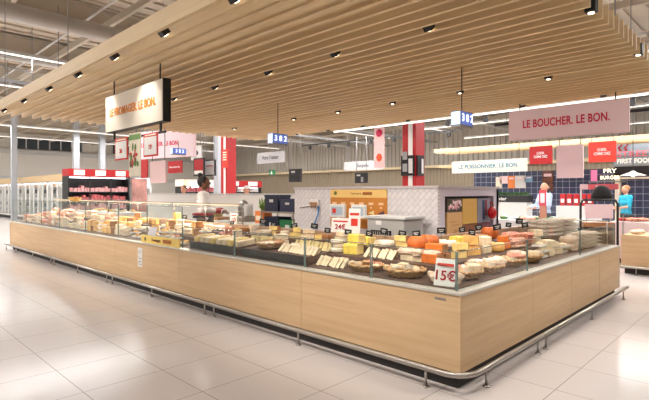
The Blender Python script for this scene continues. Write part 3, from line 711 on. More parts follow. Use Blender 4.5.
# white price card 15
def pcard(loc, rz, w, h, txt, label, tilt=-.25):
    r = thing('price_card', label, 'price card', loc, rz)
    r.rotation_euler = (tilt, 0, rz)
    MB().box(-w/2, w/2, 0, .006, 0, h).build('card', M_white, r)
    if txt: text(txt, h*.5, M_red, r, (0, -.003, h*.36), FACE_Y, .03)
    MB().box(-w*.4, w*.4, -.003, -.001, h*.72, h*.82).build('red_band', M_red2, r)
    return r
pcard((-.24, .135, .862), .12, .2, .25, '15\u20ac', 'large white price card with red 15 at the counter corner')
pcard((atY(265, 0, 1.0)[0]-.2, 1.17, 1.157) if False else (atY(233, 0, 1.24)[0], 1.24, 1.157), .35, .14, .2, '10', 'white and red price card standing on the rear rail near the worker', -.15)
pcard((atY(340, 0, 1.24)[0], 1.24, 1.157), .2, .3, .2, '24\u20ac', 'wide white card with red 24 propped against the rear rail', -.1)
r = thing('yellow_tub', 'upright yellow cardboard tub standing among cheeses behind the yellow strip', 'tub', (atY(171, 0, 1.0)[0], 1.13, 1.052))
MB().box(-.07, .07, -.05, .05, 0, .26, .01).build('tub_body', M_yel, r); MB().box(-.05, .05, -.054, -.0505, .08, .18).build('tub_label', Gcheese, r)
p = atY(150, 0, .12)
r = thing('leaflet', 'pale lavender leaflet leaning behind the glass above the yellow strip', 'leaflet', (p[0], .12, .862)); r.rotation_euler = (-.3, 0, .2)
MB().box(-.1, .1, 0, .005, 0, .26).build('sheet', M_lav, r); MB().box(-.07, .07, -.002, -.0005, .05, .055).box(-.07, .07, -.002, -.0005, .08, .085).box(-.07, .03, -.002, -.0005, .11, .115).build('print', M_grey, r)
# ================================================================== ISLAND
IX0, IX1, IY0, IY1, IZ = -4.87, -1.72, 2.5, 4.55, 1.82
herr = bpy.data.materials.new('herringbone'); herr.use_nodes = True
nt = herr.node_tree; b = nt.nodes['Principled BSDF']; b.inputs['Roughness'].default_value = .3
g = nt.nodes.new('ShaderNodeNewGeometry'); mp = nt.nodes.new('ShaderNodeMapping'); mp.vector_type = 'POINT'
mp.inputs['Rotation'].default_value = (PI/2, 0, 0)
mp2 = nt.nodes.new('ShaderNodeMapping'); mp2.inputs['Rotation'].default_value = (0, 0, PI/4)
bt = nt.nodes.new('ShaderNodeTexBrick'); bt.inputs['Scale'].default_value = 4; bt.inputs['Mortar Size'].default_value = .02
bt.inputs['Color1'].default_value = lin((232, 228, 228)); bt.inputs['Color2'].default_value = lin((222, 218, 220)); bt.inputs['Mortar'].default_value = lin((206, 200, 206))
nt.links.new(g.outputs['Position'], mp.inputs[0]); nt.links.new(mp.outputs[0], mp2.inputs[0]); nt.links.new(mp2.outputs[0], bt.inputs[0]); nt.links.new(bt.outputs[0], b.inputs['Base Color'])
r = thing('service_island', 'white tiled service island standing behind the cheese counter', 'partition', (IX0, IY0, 0)); org = (IX0, IY0, 0)
MB().box(IX0, IX1, IY0, IY0+.08, 0, IZ-.04).build('tiled_front', herr, r, org)
MB().box(IX0, IX0+.08, IY0+.08, IY1, 0, IZ-.04).build('tiled_end', M_lav, r, org)
MB().box(IX1-.08, IX1, IY0+.08, IY0+.2, 0, IZ-.04).box(IX1-.08, IX1, IY1-.2, IY1, 0, IZ-.04).box(IX1-.08, IX1, IY0+.2, IY1-.2, IZ-.16, IZ-.04).box(IX1-.08, IX1, IY0+.2, IY1-.2, 0, .4).build('side_frame', M_lav, r, org)
MB().box(IX0, IX1, IY1-.08, IY1, 0, IZ-.04).build('rear_wall', M_lav, r, org)
MB().box(IX0-.02, IX1+.02, IY0-.02, IY1+.02, IZ-.04, IZ).build('top_cap', mat('cap', (206, 198, 202), .5), r, org)
# posters in the side opening
def sidepanel(y0, y1, z0, z1, name, m, label, cat='poster', x=None, deco=None):
    x = x or IX1-.022
    r = thing(name, label, cat, (x, (y0+y1)/2, z0)); MB().box(-.02, .02, -(y1-y0)/2, (y1-y0)/2, 0, z1-z0).build('board', m, r)
    if deco: deco(r, y1-y0, z1-z0)
    return r
def ys(px): return atX(px, 0, IX1-.022)[1]
def d_flow(r, w, h):
    rr = random.Random(5); mm = [mat('petal', (222, 160, 170), .6), mat('leaf', (80, 90, 60), .6), mat('petal2', (240, 214, 214), .6)]
    for i, m_ in enumerate(mm):
        m = MB()
        for k in range(9): 
            c = (.024, rr.uniform(-w/2+.05, w/2-.05), rr.uniform(.05, h-.05)); m.ball(c, .006, rr.uniform(.03, .06), rr.uniform(.025, .05), 8)
        m.build('printed_flowers', m_, r)
def d_map(r, w, h):
    rr = random.Random(8); m = MB()
    for k in range(16): m.box(.021, .023, rr.uniform(-w/2+.04, 0), rr.uniform(0, w/2-.04), *(lambda z: (z, z+.012))(rr.uniform(.3, h-.15)))
    m.build('print_lines', mat('faint brown ink', (190, 140, 90), .6), r)
def d_txt(r, w, h):
    m = MB()
    for k in range(5): m.box(.021, .023, -w/2+.04, w/2-.04-.05*(k % 2), .35+k*.06, .375+k*.06)
    m.build('print_lines', M_cream, r)
z0 = .41
sidepanel(ys(446.2), ys(461), 1.42, 1.62, 'flower_poster', mat('dark print', (90, 80, 70), .6), 'poster of pink flowers in the island side opening', deco=d_flow)
sidepanel(ys(446.2), ys(461), z0, 1.41, 'wood_tone_board', mat('map board', (222, 176, 120), .6), 'light orange board with faint printing below the pink flowers', deco=d_map)
sidepanel(ys(461.5), ys(476), z0, 1.2, 'brown_poster', mat('brown print', (150, 96, 66), .6), 'brown poster with pale lines, left of the purple poster', deco=d_txt)
sidepanel(ys(461.5), ys(476), 1.21, 1.62, 'yellow_poster', mat('yellow print', (226, 180, 90), .6), 'yellow and brown poster above the brown one')
sidepanel(ys(476.5), ys(489), z0, 1.2, 'purple_poster', mat('purple print', (130, 70, 84), .6), 'dull purple poster with pale lines, right of the brown poster', deco=d_txt)
sidepanel(ys(476.5), ys(489), 1.21, 1.62, 'apron_poster', mat('grey print', (150, 148, 164), .6), 'grey poster above the purple one', deco=lambda r, w, h: (MB().box(.021, .024, -.06, .02, .05, h-.03).build('printed_figure', mat('blue print', (70, 80, 120), .6), r), MB().box(.021, .024, .05, .1, .12, h-.03).build('printed_strap', M_red, r)))
# orange cheese poster on the front
p0 = atY(331, 188.5, IY0); p1 = atY(387.5, 212, IY0)
r = thing('cheese_chart_poster', 'orange and yellow cheese chart poster on the white tiled island', 'poster', (p0[0], IY0-.014, 1.11)); w = p1[0]-p0[0]
MB().box(0, w, 0, .01, 0, .66).build('sheet', mat('ochre sheet', (206, 132, 50), .6), r)
MB().box(0, w, -.004, -.0005, .52, .66).build('header', mat('pale yellow header', (248, 208, 128), .6), r)
text('Tout sur le', .05, Rind, r, (w*.48, -.006, .59), FACE_Y, .01); MB().box(w*.6, w*.76, -.007, -.005, .565, .615).build('logo_block', mat('dark ochre', (160, 90, 30), .6), r)
MB().ball((w*.1, -.006, .6), .04, .004, .035, 10).build('logo_leaf', mat('olive2', (110, 120, 40), .6), r)
cc = [(90, 130, 60), (190, 60, 40), (230, 190, 120), (230, 170, 90), (240, 220, 160), (90, 60, 80)]
for i in range(6):
    x = w*(.08+.165*i); MB().box(x-.05, x+.05, -.004, -.0005, .4, .44).box(x-.02, x+.02, -.004, -.0005, .34, .37).build('caption', mat('caption peach', (246, 206, 160), .6), r)
    MB().prism([(-.07, 0), (.07, -.03), (.06, .05)], 0, .004).build('cheese_picture', mat('pic%d' % i, cc[i], .6), r); q = MB.last; q.rotation_euler = (PI/2, 0, 0); q.location = (x*K, -.001*K, .26*K)
# dispenser and hose
p = atY(314, 205, IY0-.05)
r = thing('soap_dispenser', 'white and brown wall dispenser unit with a blue hose on the tiled wall', 'dispenser', (p[0], IY0-.06, p[2]))
MB().box(-.11, .11, 0, .059, -.02, .1, .01).build('housing', M_white, r); MB().box(-.1, .1, -.012, -.001, .01, .05).build('nozzle_bar', Rind, r)
for x in (-.05, 0, .05): MB().tube([(x, -.01, .005), (x, -.01, -.06)], .012, 6).build('nozzle', Rind, r)
MB().tube([(.1, .03, -.01), (.1, .02, -.15), (.02, .0, -.35), (-.05, 0, -.6), (-.1, .02, -.95)], .014, 6).build('hose', mat('blue hose', (60, 130, 200), .4), r)
MB().tube([(-.42, .05, -.06), (-.11, .05, -.02)], .01, 6).build('pipe', M_steel, r)
# white low partition left of island
r = thing('low_partition', 'long low white wall behind the service aisle, left of the island', 'partition', (-13, 3.4, 0))
MB().box(0, 8.1, 0, .1, 0, 1.66).build('panel', M_white, r); MB().box(0, 8.1, -.02, .12, 1.665, 1.7).build('cap', M_lgrey, r)
# navy crates stack
def crate(loc, m_, label, w=.42, h=.34, d=.34):
    r = thing('storage_crate', label, 'crate', loc)
    MB().box(-w/2, w/2, -d/2, -d/2+.02, 0, h).box(-w/2, w/2, d/2-.02, d/2, 0, h).box(-w/2, -w/2+.02, -d/2+.02, d/2-.02, 0, h).box(w/2-.02, w/2, -d/2+.02, d/2-.02, 0, h).box(-w/2+.02, w/2-.02, -d/2+.02, d/2-.02, 0, .02).build('crate_body', m_, r)
    MB().box(-w/2-.012, w/2+.012, -d/2-.012, -d/2-.0005, h-.04, h-.01).build('rim', m_, r); MB().box(-w/2-.012, w/2+.012, d/2+.0005, d/2+.012, h-.04, h-.01).build('rim', m_, r)
    MB().box(-.06, .06, -d/2-.006, -d/2-.0005, h*.55, h*.72).build('label_card', M_lgrey, r); return r
r = thing('crate_shelf', 'metal shelf rack holding navy crates left of the white island', 'rack', (-5.45, 2.75, 0))
for x in (-.5, .5):
    for y in (-.22, .22): MB().tube([(x, y, 0), (x, y, 1.34)], .016, 6).build('post', M_steel, r)
for z in (.78, 1.3): MB().box(-.5, .5, -.22, .22, z, z+.03).build('shelf', M_steel, r)
crate((-5.68, 2.75, 1.332), M_navyp, 'dark navy crate on the rack top, left one'); crate((-5.18, 2.75, 1.332), mat('navy 2', (34, 40, 70), .5), 'dark navy crate on the rack top, beside the island', .46, .26)
crate((-5.68, 2.75, .812), M_navyp, 'dark navy crate on the lower rack shelf', .44, .4); crate((-5.18, 2.75, .812), M_green, 'green crate on the lower rack shelf beside the island', .46, .36)
# back counter in the aisle (work bench) with things
r = thing('work_bench', 'low steel work bench in the aisle behind the cheese counter', 'bench', (-8.9, 2.5, 0))
MB().box(0, 2.9, 0, .7, 1.02, 1.06).build('bench_top', M_lgrey, r); MB().box(.03, 2.87, .05, .65, 0, 1.015).build('bench_body', M_steel2, r)
Bz = 1.062
p = atY(262, 0, 2.7)
r = thing('plant_carton', 'orange carton topped with leafy green plants on the rear bench', 'carton', (-6.15, 2.75, Bz))
MB().box(-.14, .14, -.12, .12, 0, .26).build('carton', M_orange, r); MB().box(-.11, .11, -.124, -.121, .06, .16).build('carton_print', M_cream, r)
m = MB(); rr = random.Random(4)
for i in range(60):
    a = rr.uniform(0, 2*PI); l = rr.uniform(.05, .15); x = math.cos(a)*l; y = math.sin(a)*l*.6; h = rr.uniform(.1, .3)
    m.add([(x*.3, y*.3, .261), (x*.8-.02, y*.8, .26+h*.7), (x, y, .26+h), (x*.8+.02, y*.8, .26+h*.7)], [(0, 1, 2, 3)])
m.build('foliage', mat('leaf green', (120, 160, 60), .6, var=.4, scale=30), r)
def machine(name, loc, label, cat, fn, rz=0):
    r = thing(name, label, cat, loc, rz); fn(r); return r
def slicer(r):
    MB().box(-.3, .3, -.2, .2, 0, .12, .02).build('base', M_steel, r)
    MB().lathe([(0, 0), (.17, 0), (.18, .01), (0, .02)], (0, 0, 0), 24).build('blade', M_steel, r); q = MB.last; q.rotation_euler = (PI/2, 0, .2); q.location = (0, 0, .31*K)
    MB().box(-.28, -.05, -.16, .1, .18, .22, .01).tube([(-.15, 0, .12), (-.15, 0, .18)], .03, 8).build('carriage', M_steel, r)
    MB().box(.12, .24, -.1, .1, .12, .4, .03).build('motor_housing', M_lgrey, r)
machine('meat_slicer', (-7.0, 2.85, Bz), 'steel meat slicer with a round blade on the rear bench', 'slicer', slicer)
machine('cutting_board', (-8.2, 2.9, Bz), 'brown wooden block board lying on the bench beside the worker', 'board', lambda r: (MB().box(-.35, .35, -.2, .2, 0, .06, .01).build('board', Rind, r), MB().box(-.3, .1, -.1, .12, .061, .16, .02).build('wrapped_loaf', mat('khaki', (190, 170, 110), .6), r)))
# steel cabinet
r = thing('steel_cabinet', 'stainless steel cabinet with a flat top in front of the tiled island', 'cabinet', (-1.99, 2.13, 0))
MB().box(-.56, .1, -.25, .24, 0, 1.33).build('cabinet_body', M_steel2, r); MB().box(-.6, .14, -.28, .25, 1.331, 1.37, .005).build('cabinet_top', M_lgrey, r)
MB().box(-.5, -.12, -.256, -.251, 1.0, 1.16).build('vent_grille', M_blk, r); MB().box(-.4, -.3, -.256, -.251, 1.24, 1.3).build('sticker', M_white, r)
m = MB()
for i in range(9): m.box(-.49+i*.04, -.475+i*.04, -.26, -.2565, 1.02, 1.14)
m.build('grille_bars', M_grey, r)
# scales / printers
def scale(r):
    MB().box(-.2, .2, -.16, .16, 0, .1, .015).build('base', M_white, r); MB().box(-.19, .19, -.15, .15, .101, .115, .004).build('weighing_plate', M_steel, r)
    MB().tube([(0, .14, .1), (0, .14, .4)], .02, 8).build('column', M_white, r); MB().box(-.17, .17, .11, .16, .4, .62, .01).build('display_head', M_white, r)
    MB().box(-.13, .13, .105, .109, .44, .58).build('screen', mat('scale screen', (180, 196, 210), .3), r)
    MB().box(-.1, -.02, .103, .1045, .47, .55).build('screen_print', M_red2, r)
r = thing('scale_stand', 'white bench standing before the orange poster, under the scales', 'bench', (-3.68, 1.85, 0))
MB().box(0, .95, 0, .4, .86, .9).build('bench_top', M_white, r); MB().box(.02, .93, .02, .38, 0, .855).build('bench_body', M_lgrey, r)
machine('weighing_scale', (-3.42, 2.03, .902), 'white weighing scale, left one before the orange poster', 'scale', scale)
machine('weighing_scale', (-2.98, 2.03, .902), 'white weighing scale, right one beside the steel cabinet', 'scale', scale, -.15)
r = pcard((-2.27, 1.245, 1.157), .3, .17, .34, '', 'tall white card with a red square before the orange poster', -.05)
MB().box(-.05, .05, -.003, -.001, .1, .2).build('red_square', M_red2, r)
r = thing('white_carton', 'white carton standing between the scales and the steel cabinet', 'carton', (-2.95, 1.5, 0)); r.location.z = 1.042*K; r.location.y = 1.9*K; bpy.data.objects.remove(r)
# red bag hanging
r = thing('red_bag', 'glossy red bag hanging at the right edge of the island opening', 'bag', (IX1+.085, 4.12, 1.24))
MB().ball((0, 0, .13), .07, .11, .11, 14).build('bag_body', mat('red gloss', (206, 20, 30), .25), r)
MB().tube([(0, -.06, .22), (-.02, -.03, .32), (-.02, .03, .32), (0, .06, .22)], .01, 6).build('handle', M_red, r)
MB.last
# ================================================================== SIGNS
def hangsign(p0, p1, zb, zt, th, facem, label, txt=None, tcol=None, tsize=.12, edge=None, rods=True, lit=0, twidth=None, name='hanging_sign', ztop=3.3):
    (x0, y0), (x1, y1) = p0, p1; L = math.hypot(x1-x0, y1-y0); rz = math.atan2(y1-y0, x1-x0)
    r = thing(name, label, 'sign', ((x0+x1)/2, (y0+y1)/2, zb), rz)
    MB().box(-L/2, L/2, 0, th, 0, zt-zb).build('sign_body', edge or facem, r)
    MB().box(-L/2+.01, L/2-.01, -.008, -.0005, .01, zt-zb-.01).build('sign_face', facem, r)
    if txt: text(txt, tsize, tcol, r, (0, -.013, (zt-zb)/2), FACE_Y, .035, width=twidth)
    if rods:
        for x in (-L*.4, L*.4): MB().tube([(x, th/2, zt-zb+.0005), (x, th/2, ztop-zb)], .01, 5).build('hanging_rod', M_blk, r)
    return r
M_face1 = mat('warm lit sign face', (240, 228, 210), .6, emit=.06); M_face2 = mat('pink lit sign face', (246, 220, 226), .6, emit=.12)
M_otxt = mat('orange lettering', (240, 146, 20), .5); M_ptxt = mat('crimson lettering', (226, 40, 92), .5); M_btxt = mat('teal lettering', (40, 130, 160), .5)
hangsign((-5.06, -1.0), (-3.34, -1.0), 2.57, 3.09, .1, M_face1, 'white lit box sign with orange lettering hanging from the canopy front', 'LE FROMAGER. LE BON.', M_otxt, .15, M_blk, twidth=1.38)
hangsign((-1.64, 4.8), (.24, 4.8), 2.655, 3.18, .06, M_face2, 'pale pink box sign with crimson lettering hanging at the canopy far edge', 'LE BOUCHER. LE BON.', M_ptxt, .19, M_pinkb, twidth=1.36)
a = atX(130, 131, -11.5) ; 
q0 = at(129, 158, 17); q1 = at(194, 158, 15.2)
hangsign((q0[0], q0[1]), (q1[0], q1[1]), 1.71+35*16/479, 1.71+63*16/479, .1, M_face2, 'dusky pink box sign with crimson lettering behind the front price posters', 'LE BOUCHER. LE BON.', M_ptxt, .2, M_pinkb, twidth=1.9, ztop=ROOF-.1)
q0 = atY(452, 174, 12.25); q1 = atY(527, 172, 12.25)
hangsign((q0[0], q0[1]), (q1[0], q1[1]), 2.43, 2.87, .06, M_cream, 'cream sign with teal lettering above the navy tiled fish area', 'LE POISSONNIER. LE BON.', M_btxt, .2, M_lgrey, twidth=2.2, rods=True, ztop=3.4)
# small posters under the first sign
r = thing('poster_rail', 'black rail under the orange lettered sign, carrying price posters', 'rail', (-4.2, -.95, 2.5))
MB().box(-.95, .82, -.012, .012, -.06, -.035).build('bar', M_blk, r)
for x in (-.68, .7): MB().box(x-.015, x+.015, -.01, .01, -.035, .069).build('hanger', M_blk, r)
def poster(px0, px1, y0, y1, Y, label, frame=M_red2, txt='10', inner=M_white, th=.01):
    a = atY(px0, y1, Y); b = atY(px1, y1, Y); t = (Y-CY)/ray((px0+px1)/2)[1]; zt = CZ+(193-y0)*t/479; zb = CZ+(193-y1)*t/479
    w = b[0]-a[0]; r = thing('price_poster', label, 'poster', ((a[0]+b[0])/2, Y, zb))
    MB().box(-w/2, w/2, 0, th, 0, zt-zb).build('frame', frame, r)
    h = zt-zb; MB().box(-w/2+.02*w/.3, w/2-.02*w/.3, -.004, -.0005, .03*h/.4, h*.84).build('sheet', inner, r)
    if txt: text(txt, h*.28, M_red2, r, (0, -.007, h*.4), FACE_Y, .02)
    MB().box(-w*.38, w*.38, -.004, -.0005, h*.89, h*.95).build('heading', M_cream, r); return r
poster(115, 127.5, 138, 160, -.98, 'orange framed price poster hanging left of the leafy banner', txt='36')
poster(143.5, 157.5, 133, 156.5, -.98, 'orange framed price poster hanging right of the leafy banner', txt='19')
a = atY(130.5, 176, -.95); b = atY(142, 176, -.95); t = 2.8/ray(136)[1]
r = thing('leafy_banner', 'tall cream banner with green and red plant pictures under the front sign', 'banner', ((a[0]+b[0])/2, -.97, CZ+17*t/479)); w = b[0]-a[0]; h = 43*t/479
MB().box(-w/2, w/2, 0, .008, 0, h).build('cloth', M_cream, r)
MB().box(-w/2+.005, w/2-.005, -.003, -.0005, h*.84, h-.02).build('green_heading', mat('banner green', (120, 160, 90), .6), r)
rr = random.Random(9)
for nm, c, n in (('red_print', (206, 60, 40), 5), ('green_print', (100, 130, 60), 7), ('brown_print', (120, 80, 50), 4)):
    m = MB()
    for i in range(n): m.ball((rr.uniform(-w*.36, w*.36), -.002, rr.uniform(h*.25, h*.78)), rr.uniform(.02, .05), .003, rr.uniform(.02, .06), 8)
    m.build(nm, mat(nm, c, .6), r)
# digital number displays
def display(x, y, zb, label, w=.34, flip=False):
    r = thing('queue_display', label, 'display', (x, y, zb), PI/2)
    MB().box(-w/2, w/2, -.07, .07, 0, .2, .006).build('casing', M_grey, r)
    MB().box(-w/2+.01, w/2-.01, -.075, -.0705, .03, .19).build('screen', mat('blue screen', (110, 140, 230), .4, emit=.3), r)
    MB().box(-w/2-.005, -w/2-.0005, -.06, .06, .03, .19).build('end_screen', mat('pale blue screen', (190, 216, 255), .4, emit=1.1), r)
    text('3 8 2', .13, mat('white digits', (240, 246, 255), .4, emit=1.4), r, (0, -.079, .11), FACE_Y, .02)
    MB().tube([(0, 0, .2005), (0, 0, 3.3-zb)], .007, 5).build('hanging_rod', M_blk, r); return r
display(-.95, 1.79, 2.53, 'glowing blue number display hanging right of the red column', .3); display(-4.45, 1.72, 2.55, 'glowing blue number display hanging left, over the middle of the island')
q = at(178.5, 155, 14.6); display(q[0], q[1], q[2], 'glowing blue number display in front of the dusky pink sign', .45)
# red column
def column(px0, px1, t, label, boards, grey=False, ztop=ROOF-.09):
    a = at(px0, 187, t); b = at(px1, 187, t); w = math.hypot(b[0]-a[0], b[1]-a[1])
    rz = math.atan2(.698, .716)*0
    cx, cy = (a[0]+b[0])/2, (a[1]+b[1])/2
    r = thing('red_column', label, 'column', (cx, cy, 0)); s = w/(1.414)/2
    MB().box(-s, s, -s, s, 0, ztop).build('column_body', M_red, r)
    MB().box(-s*.1, s*.55, -s-.01, -s-.001, 0, ztop).build('white_stripe', M_white, r)
    if boards:
        z0 = CZ+17*t/479; z1 = CZ+37*t/479
        for nm, g in (('menu_board', lambda: MB().box(-s*1.05, s*.9, -s-.05, -s-.012, z0, z1)), ('menu_board', lambda: MB().box(s+.001, s+.04, -s*.9, s*.6, z0, z1))):
            q = g().build(nm, M_blk, r)
        MB().box(s*.1, s*.7, -s-.055, -s-.0505, z0+.06, z1-.08).box(s+.0405, s+.045, 0, s*.45, z0+.06, z1-.08).build('menu_sheet', M_lgrey, r)
        MB().box(-s*.8, -s*.1, -s-.055, -s-.0505, z0+.1, z0+.3).box(-s*.8, -s*.1, -s-.055, -s-.0505, z0+.4, z0+.6).build('menu_text', M_grey, r)
    return r
column(402.5, 424.5, 12, 'red column with a white stripe and black menu boards beyond the canopy', True)
column(221, 236, 20, 'red column farther left with a small red placard', False)
q = at(231, 168, 20); r = thing('red_placard', 'small red square placard hung on the left red column', 'placard', (q[0]+.05, at(228.5, 187, 20)[1]-.27, q[2]))
MB().box(-.2, .2, 0, .03, 0, .75).build('board', M_red2, r); m = MB()
for i in range(4): m.box(-.13, .13, -.005, -.001, .3+i*.1, .35+i*.1)
m.build('print_lines', M_cream, r)
# generic hanging boards (background), facing the camera side roughly along -Y
def board(px0, px1, y0, y1, t, m_, label, txt=None, tm=None, ts=.4, rods=None, name='hanging_board', cat='sign', slope=True, th=.05, extra=None, tw=None):
    Yp = at((px0+px1)/2, 0, t)[1]
    a = atY(px0, y1, Yp); b = atY(px1, y1, Yp); w = b[0]-a[0]; zb = CZ+(193-y1)*t/479; h = (y1-y0)*t/479
    r = thing(name, label, cat, ((a[0]+b[0])/2, Yp, zb)); MB().box(-w/2, w/2, 0, th, 0, h).build('board', m_, r)
    if txt: text(txt, h*ts, tm, r, (0, -.006, h*.5), FACE_Y, .02, width=w*(tw or .75))
    if rods: 
        for x in (-w*.4, w*.4): MB().tube([(x, th/2, h+.001), (x, th/2, rods-zb)], .012, 5).build('hanging_rod', M_grey, r)
    if extra: extra(r, w, h)
    return r
gt = mat('grey ink', (90, 92, 96), .6)
board(257, 284, 152, 163, 22, mat('sign grey', (168, 168, 168), .6), 'pale grey direction sign left, with dark lettering', 'Votre Traiteur', gt, .5, ROOF-.1, tw=.6)
board(344, 383, 161, 170, 22, mat('sign grey', (168, 168, 168), .6), 'pale grey direction sign behind the pink banner', 'Surgelés', gt, .55, ROOF-.1, tw=.3)
board(374, 384.5, 126, 168, 12.3, mat('pale pink cloth', (244, 206, 206), .6), 'narrow pale pink banner hanging left of the red column', None, name='hanging_banner', cat='banner', th=.01, rods=4.4, extra=lambda r, w, h: [MB().ball((0, -.004, h*.25), w*.28, .004, h*.1, 8).build('orange_print', mat('orange print', (226, 90, 50), .6), r), MB().lathe([(0, 0), (w*.3, 0), (w*.3, .004), (0, .004)], (0, 0, 0), 12).build('round_print', M_ptxt, r)])
q = bpy.data.objects['round_print']; q.rotation_euler = (PI/2, 0, 0); q.location = (0, -.002*K, .9*K)
board(269, 274.5, 170, 175, 25, M_green, 'small green emergency exit sign on the back wall side', None, rods=ROOF-.1, extra=lambda r, w, h: MB().ball((0, -.004, h*.62), w*.12, .004, h*.14, 8).box(-w*.15, w*.1, -.008, -.001, h*.15, h*.5).build('running_figure', M_white, r))
board(289, 301, 169, 182, 16, M_blk, 'black hanging screen, larger one left of the orange poster', None, cat='screen', rods=3.6, extra=lambda r, w, h: MB().box(-w*.3, 0, -.006, -.001, h*.7, h*.85).build('screen_logo', M_lgrey, r))
board(355, 367, 173, 183, 16, M_blk, 'black hanging screen above the orange poster', None, cat='screen', rods=3.6, extra=lambda r, w, h: (MB().box(-w*.35, -w*.05, -.006, -.001, h*.7, h*.85).build('screen_logo', M_lgrey, r), MB().box(0, w*.2, -.006, -.001, h*.1, h*.6).build('screen_figure', M_grey, r)))
def two(r, w, h): MB().box(-w*.3, w*.35, -.006, -.001, h*.55, h*.66).box(-w*.3, w*.42, -.006, -.001, h*.72, h*.83).build('heading_lines', M_cream, r)
board(193.5, 204, 158, 176, 17, M_blk, 'dark framed red and white screen poster left of the worker', None, cat='screen', rods=5, extra=lambda r, w, h: (MB().box(-w*.42, w*.42, -.006, -.001, h*.1, h*.92).build('red_picture', M_red, r), MB().box(-w*.4, w*.4, -.012, -.0065, h*.1, h*.3).build('white_caption', M_white, r)))
board(204.5, 215, 160, 176, 17, M_blk, 'dark framed pale poster right of the red screen poster', None, cat='screen', rods=5, extra=lambda r, w, h: (MB().box(-w*.42, w*.42, -.006, -.001, h*.08, h*.94).build('pale_picture', M_lgrey, r), MB().box(-w*.3, w*.3, -.012, -.0065, h*.6, h*.66).build('red_line', M_red, r)))
board(150, 165.5, 161, 183, 12, M_pinkb, 'blank pinkish white board hanging below the dusky pink sign', None, rods=3.3)
board(168, 181.5, 161, 173, 18, M_red, 'red hanging board with small white text, right of the blank board', 'Boucherie', M_white, .2, 5)
board(141, 147, 159, 178, 18, M_red, 'narrow red hanging board left of the blank board', None, rods=5)
board(191, 201, 146, 160, 18, M_lgrey, 'pale grey pictogram sign right of the dusky pink sign', None, rods=ROOF-.1, extra=lambda r, w, h: MB().ball((0, -.004, h*.5), w*.25, .006, h*.2, 8).build('pictogram', gt, r))
board(529.5, 552, 146, 164, 15, M_red, 'red hanging sign left of the blank white board', 'LE BON,\nCOMME CHEZ', M_white, .2, 4.6, tw=.6)
board(588.5, 616, 141.5, 162, 13.5, M_red2, 'orange red hanging sign next to the STREET lettering', 'LE BON,\nCOMME CHEZ', M_white, .2, 4.6, tw=.6)
board(556.5, 583, 145, 178, 11, M_pinkb, 'blank white board hanging between two red signs', None, rods=4.4)
# ================================================================== FISH / STREET FOOD AREA
WY = 16.0
r = thing('tiled_wall', 'navy tiled wall behind the fish counter', 'wall', (-8, WY, 0))
MB().box(0, 15, 0, .2, 0, 2.6).build('tiles', M_navy, r)
MB().box(5.5, 15, -.3, -.001, 2.33, 2.69).build('black_fascia', M_blk, r); MB().box(5.5, 15, -.34, -.001, 2.691, 3.42).build('striped_fascia', mat('pale blue fascia', (168, 184, 196), .6), r)
m = MB()
for i in range(30): m.box(9.5+i*.18, 9.55+i*.18, -.36, -.341, 2.72, 3.4)
m.build('fascia_stripes', mat('blue stripe', (90, 140, 180), .6), r)
for x in (5.5, 9.05, 11.6): MB().box(x, x+.16, -.2, -.001, 0, 2.329).build('timber_post', M_cream, r)
MB().box(5.5, 15, -.25, -.201, 2.2, 2.27).build('timber_rail', M_cream, r)
q = at(634, 154, 16.5)
r = thing('street_food_sign', 'illuminated STREET lettering with flame shapes at the right edge', 'sign', (q[0], WY-.42, 2.64))
MB().box(-.75, .75, 0, .03, 0, .05).build('base_bar', M_grey, r)
text('STREET', .28, mat('pink outline letters', (240, 120, 130), .5, emit=.3), r, (.02, -.01, .42), FACE_Y, .02, width=1.1)
text('FIRST FOOD', .22, mat('white lit letters', (255, 250, 236), .5, emit=1.0), r, (0, -.01, .18), FACE_Y, .02, width=1.05)
for x in (-.6, -.42, -.24): MB().tube([(x, 0, .56), (x-.06, 0, .66), (x+.04, 0, .76), (x-.02, 0, .88)], .045, 6, .015).build('flame_shape', M_red, r)
q = at(598, 175, 16.5)
r = thing('neon_sign', 'glowing white and pink lettering sign on the navy tiles', 'sign', (q[0], WY-.3, 2.1))
MB().box(-.6, .6, .02, .05, 0, .03).build('base_bar', M_grey, r)
text('FRY', .2, mat('warm glow', (255, 244, 214), .5, emit=1.6), r, (.1, 0, .4), FACE_Y, .03, width=.42); text('BURGER', .18, bpy.data.materials['warm glow'], r, (.1, 0, .16), FACE_Y, .03, width=.62)
MB().box(-.5, -.32, -.01, .019, .05, .45).build('pink_panel', mat('pink glow', (240, 110, 150), .5, emit=.8), r)
# papers on the tiles
for i, (px0, px1, y0, y1, m_, lab) in enumerate(((475, 481, 176, 188, M_cream, 'cream leaflet with green print on the navy tiles, leftmost'), (482, 490, 175, 183, M_pinkb, 'pink framed price sheet on the navy tiles, left'), (494, 501, 175, 188, M_orange, 'orange sheet on the navy tiles'), (505, 516, 175, 188, M_lgrey, 'pale framed sheet on the navy tiles, right of the orange one'), (518, 526, 176, 182, mat('picture blue', (120, 160, 190), .6), 'small blue picture sheet on the navy tiles'), (543, 554, 171, 191, mat('food picture', (120, 66, 44), .6, var=.4, scale=6), 'dark food picture with a pale heading by the bald man'))):
    board(px0, px1, y0, y1, 19, m_, lab, None, name='wall_sheet', cat='poster', th=.02, extra=lambda r, w, h: MB().box(-w*.35, w*.35, -.006, -.001, h*.72, h*.86).build('heading', M_pinkb, r))
for o in list(C.objects):
    if o.name.startswith('wall_sheet'): o.location.y = (WY-.03)*K
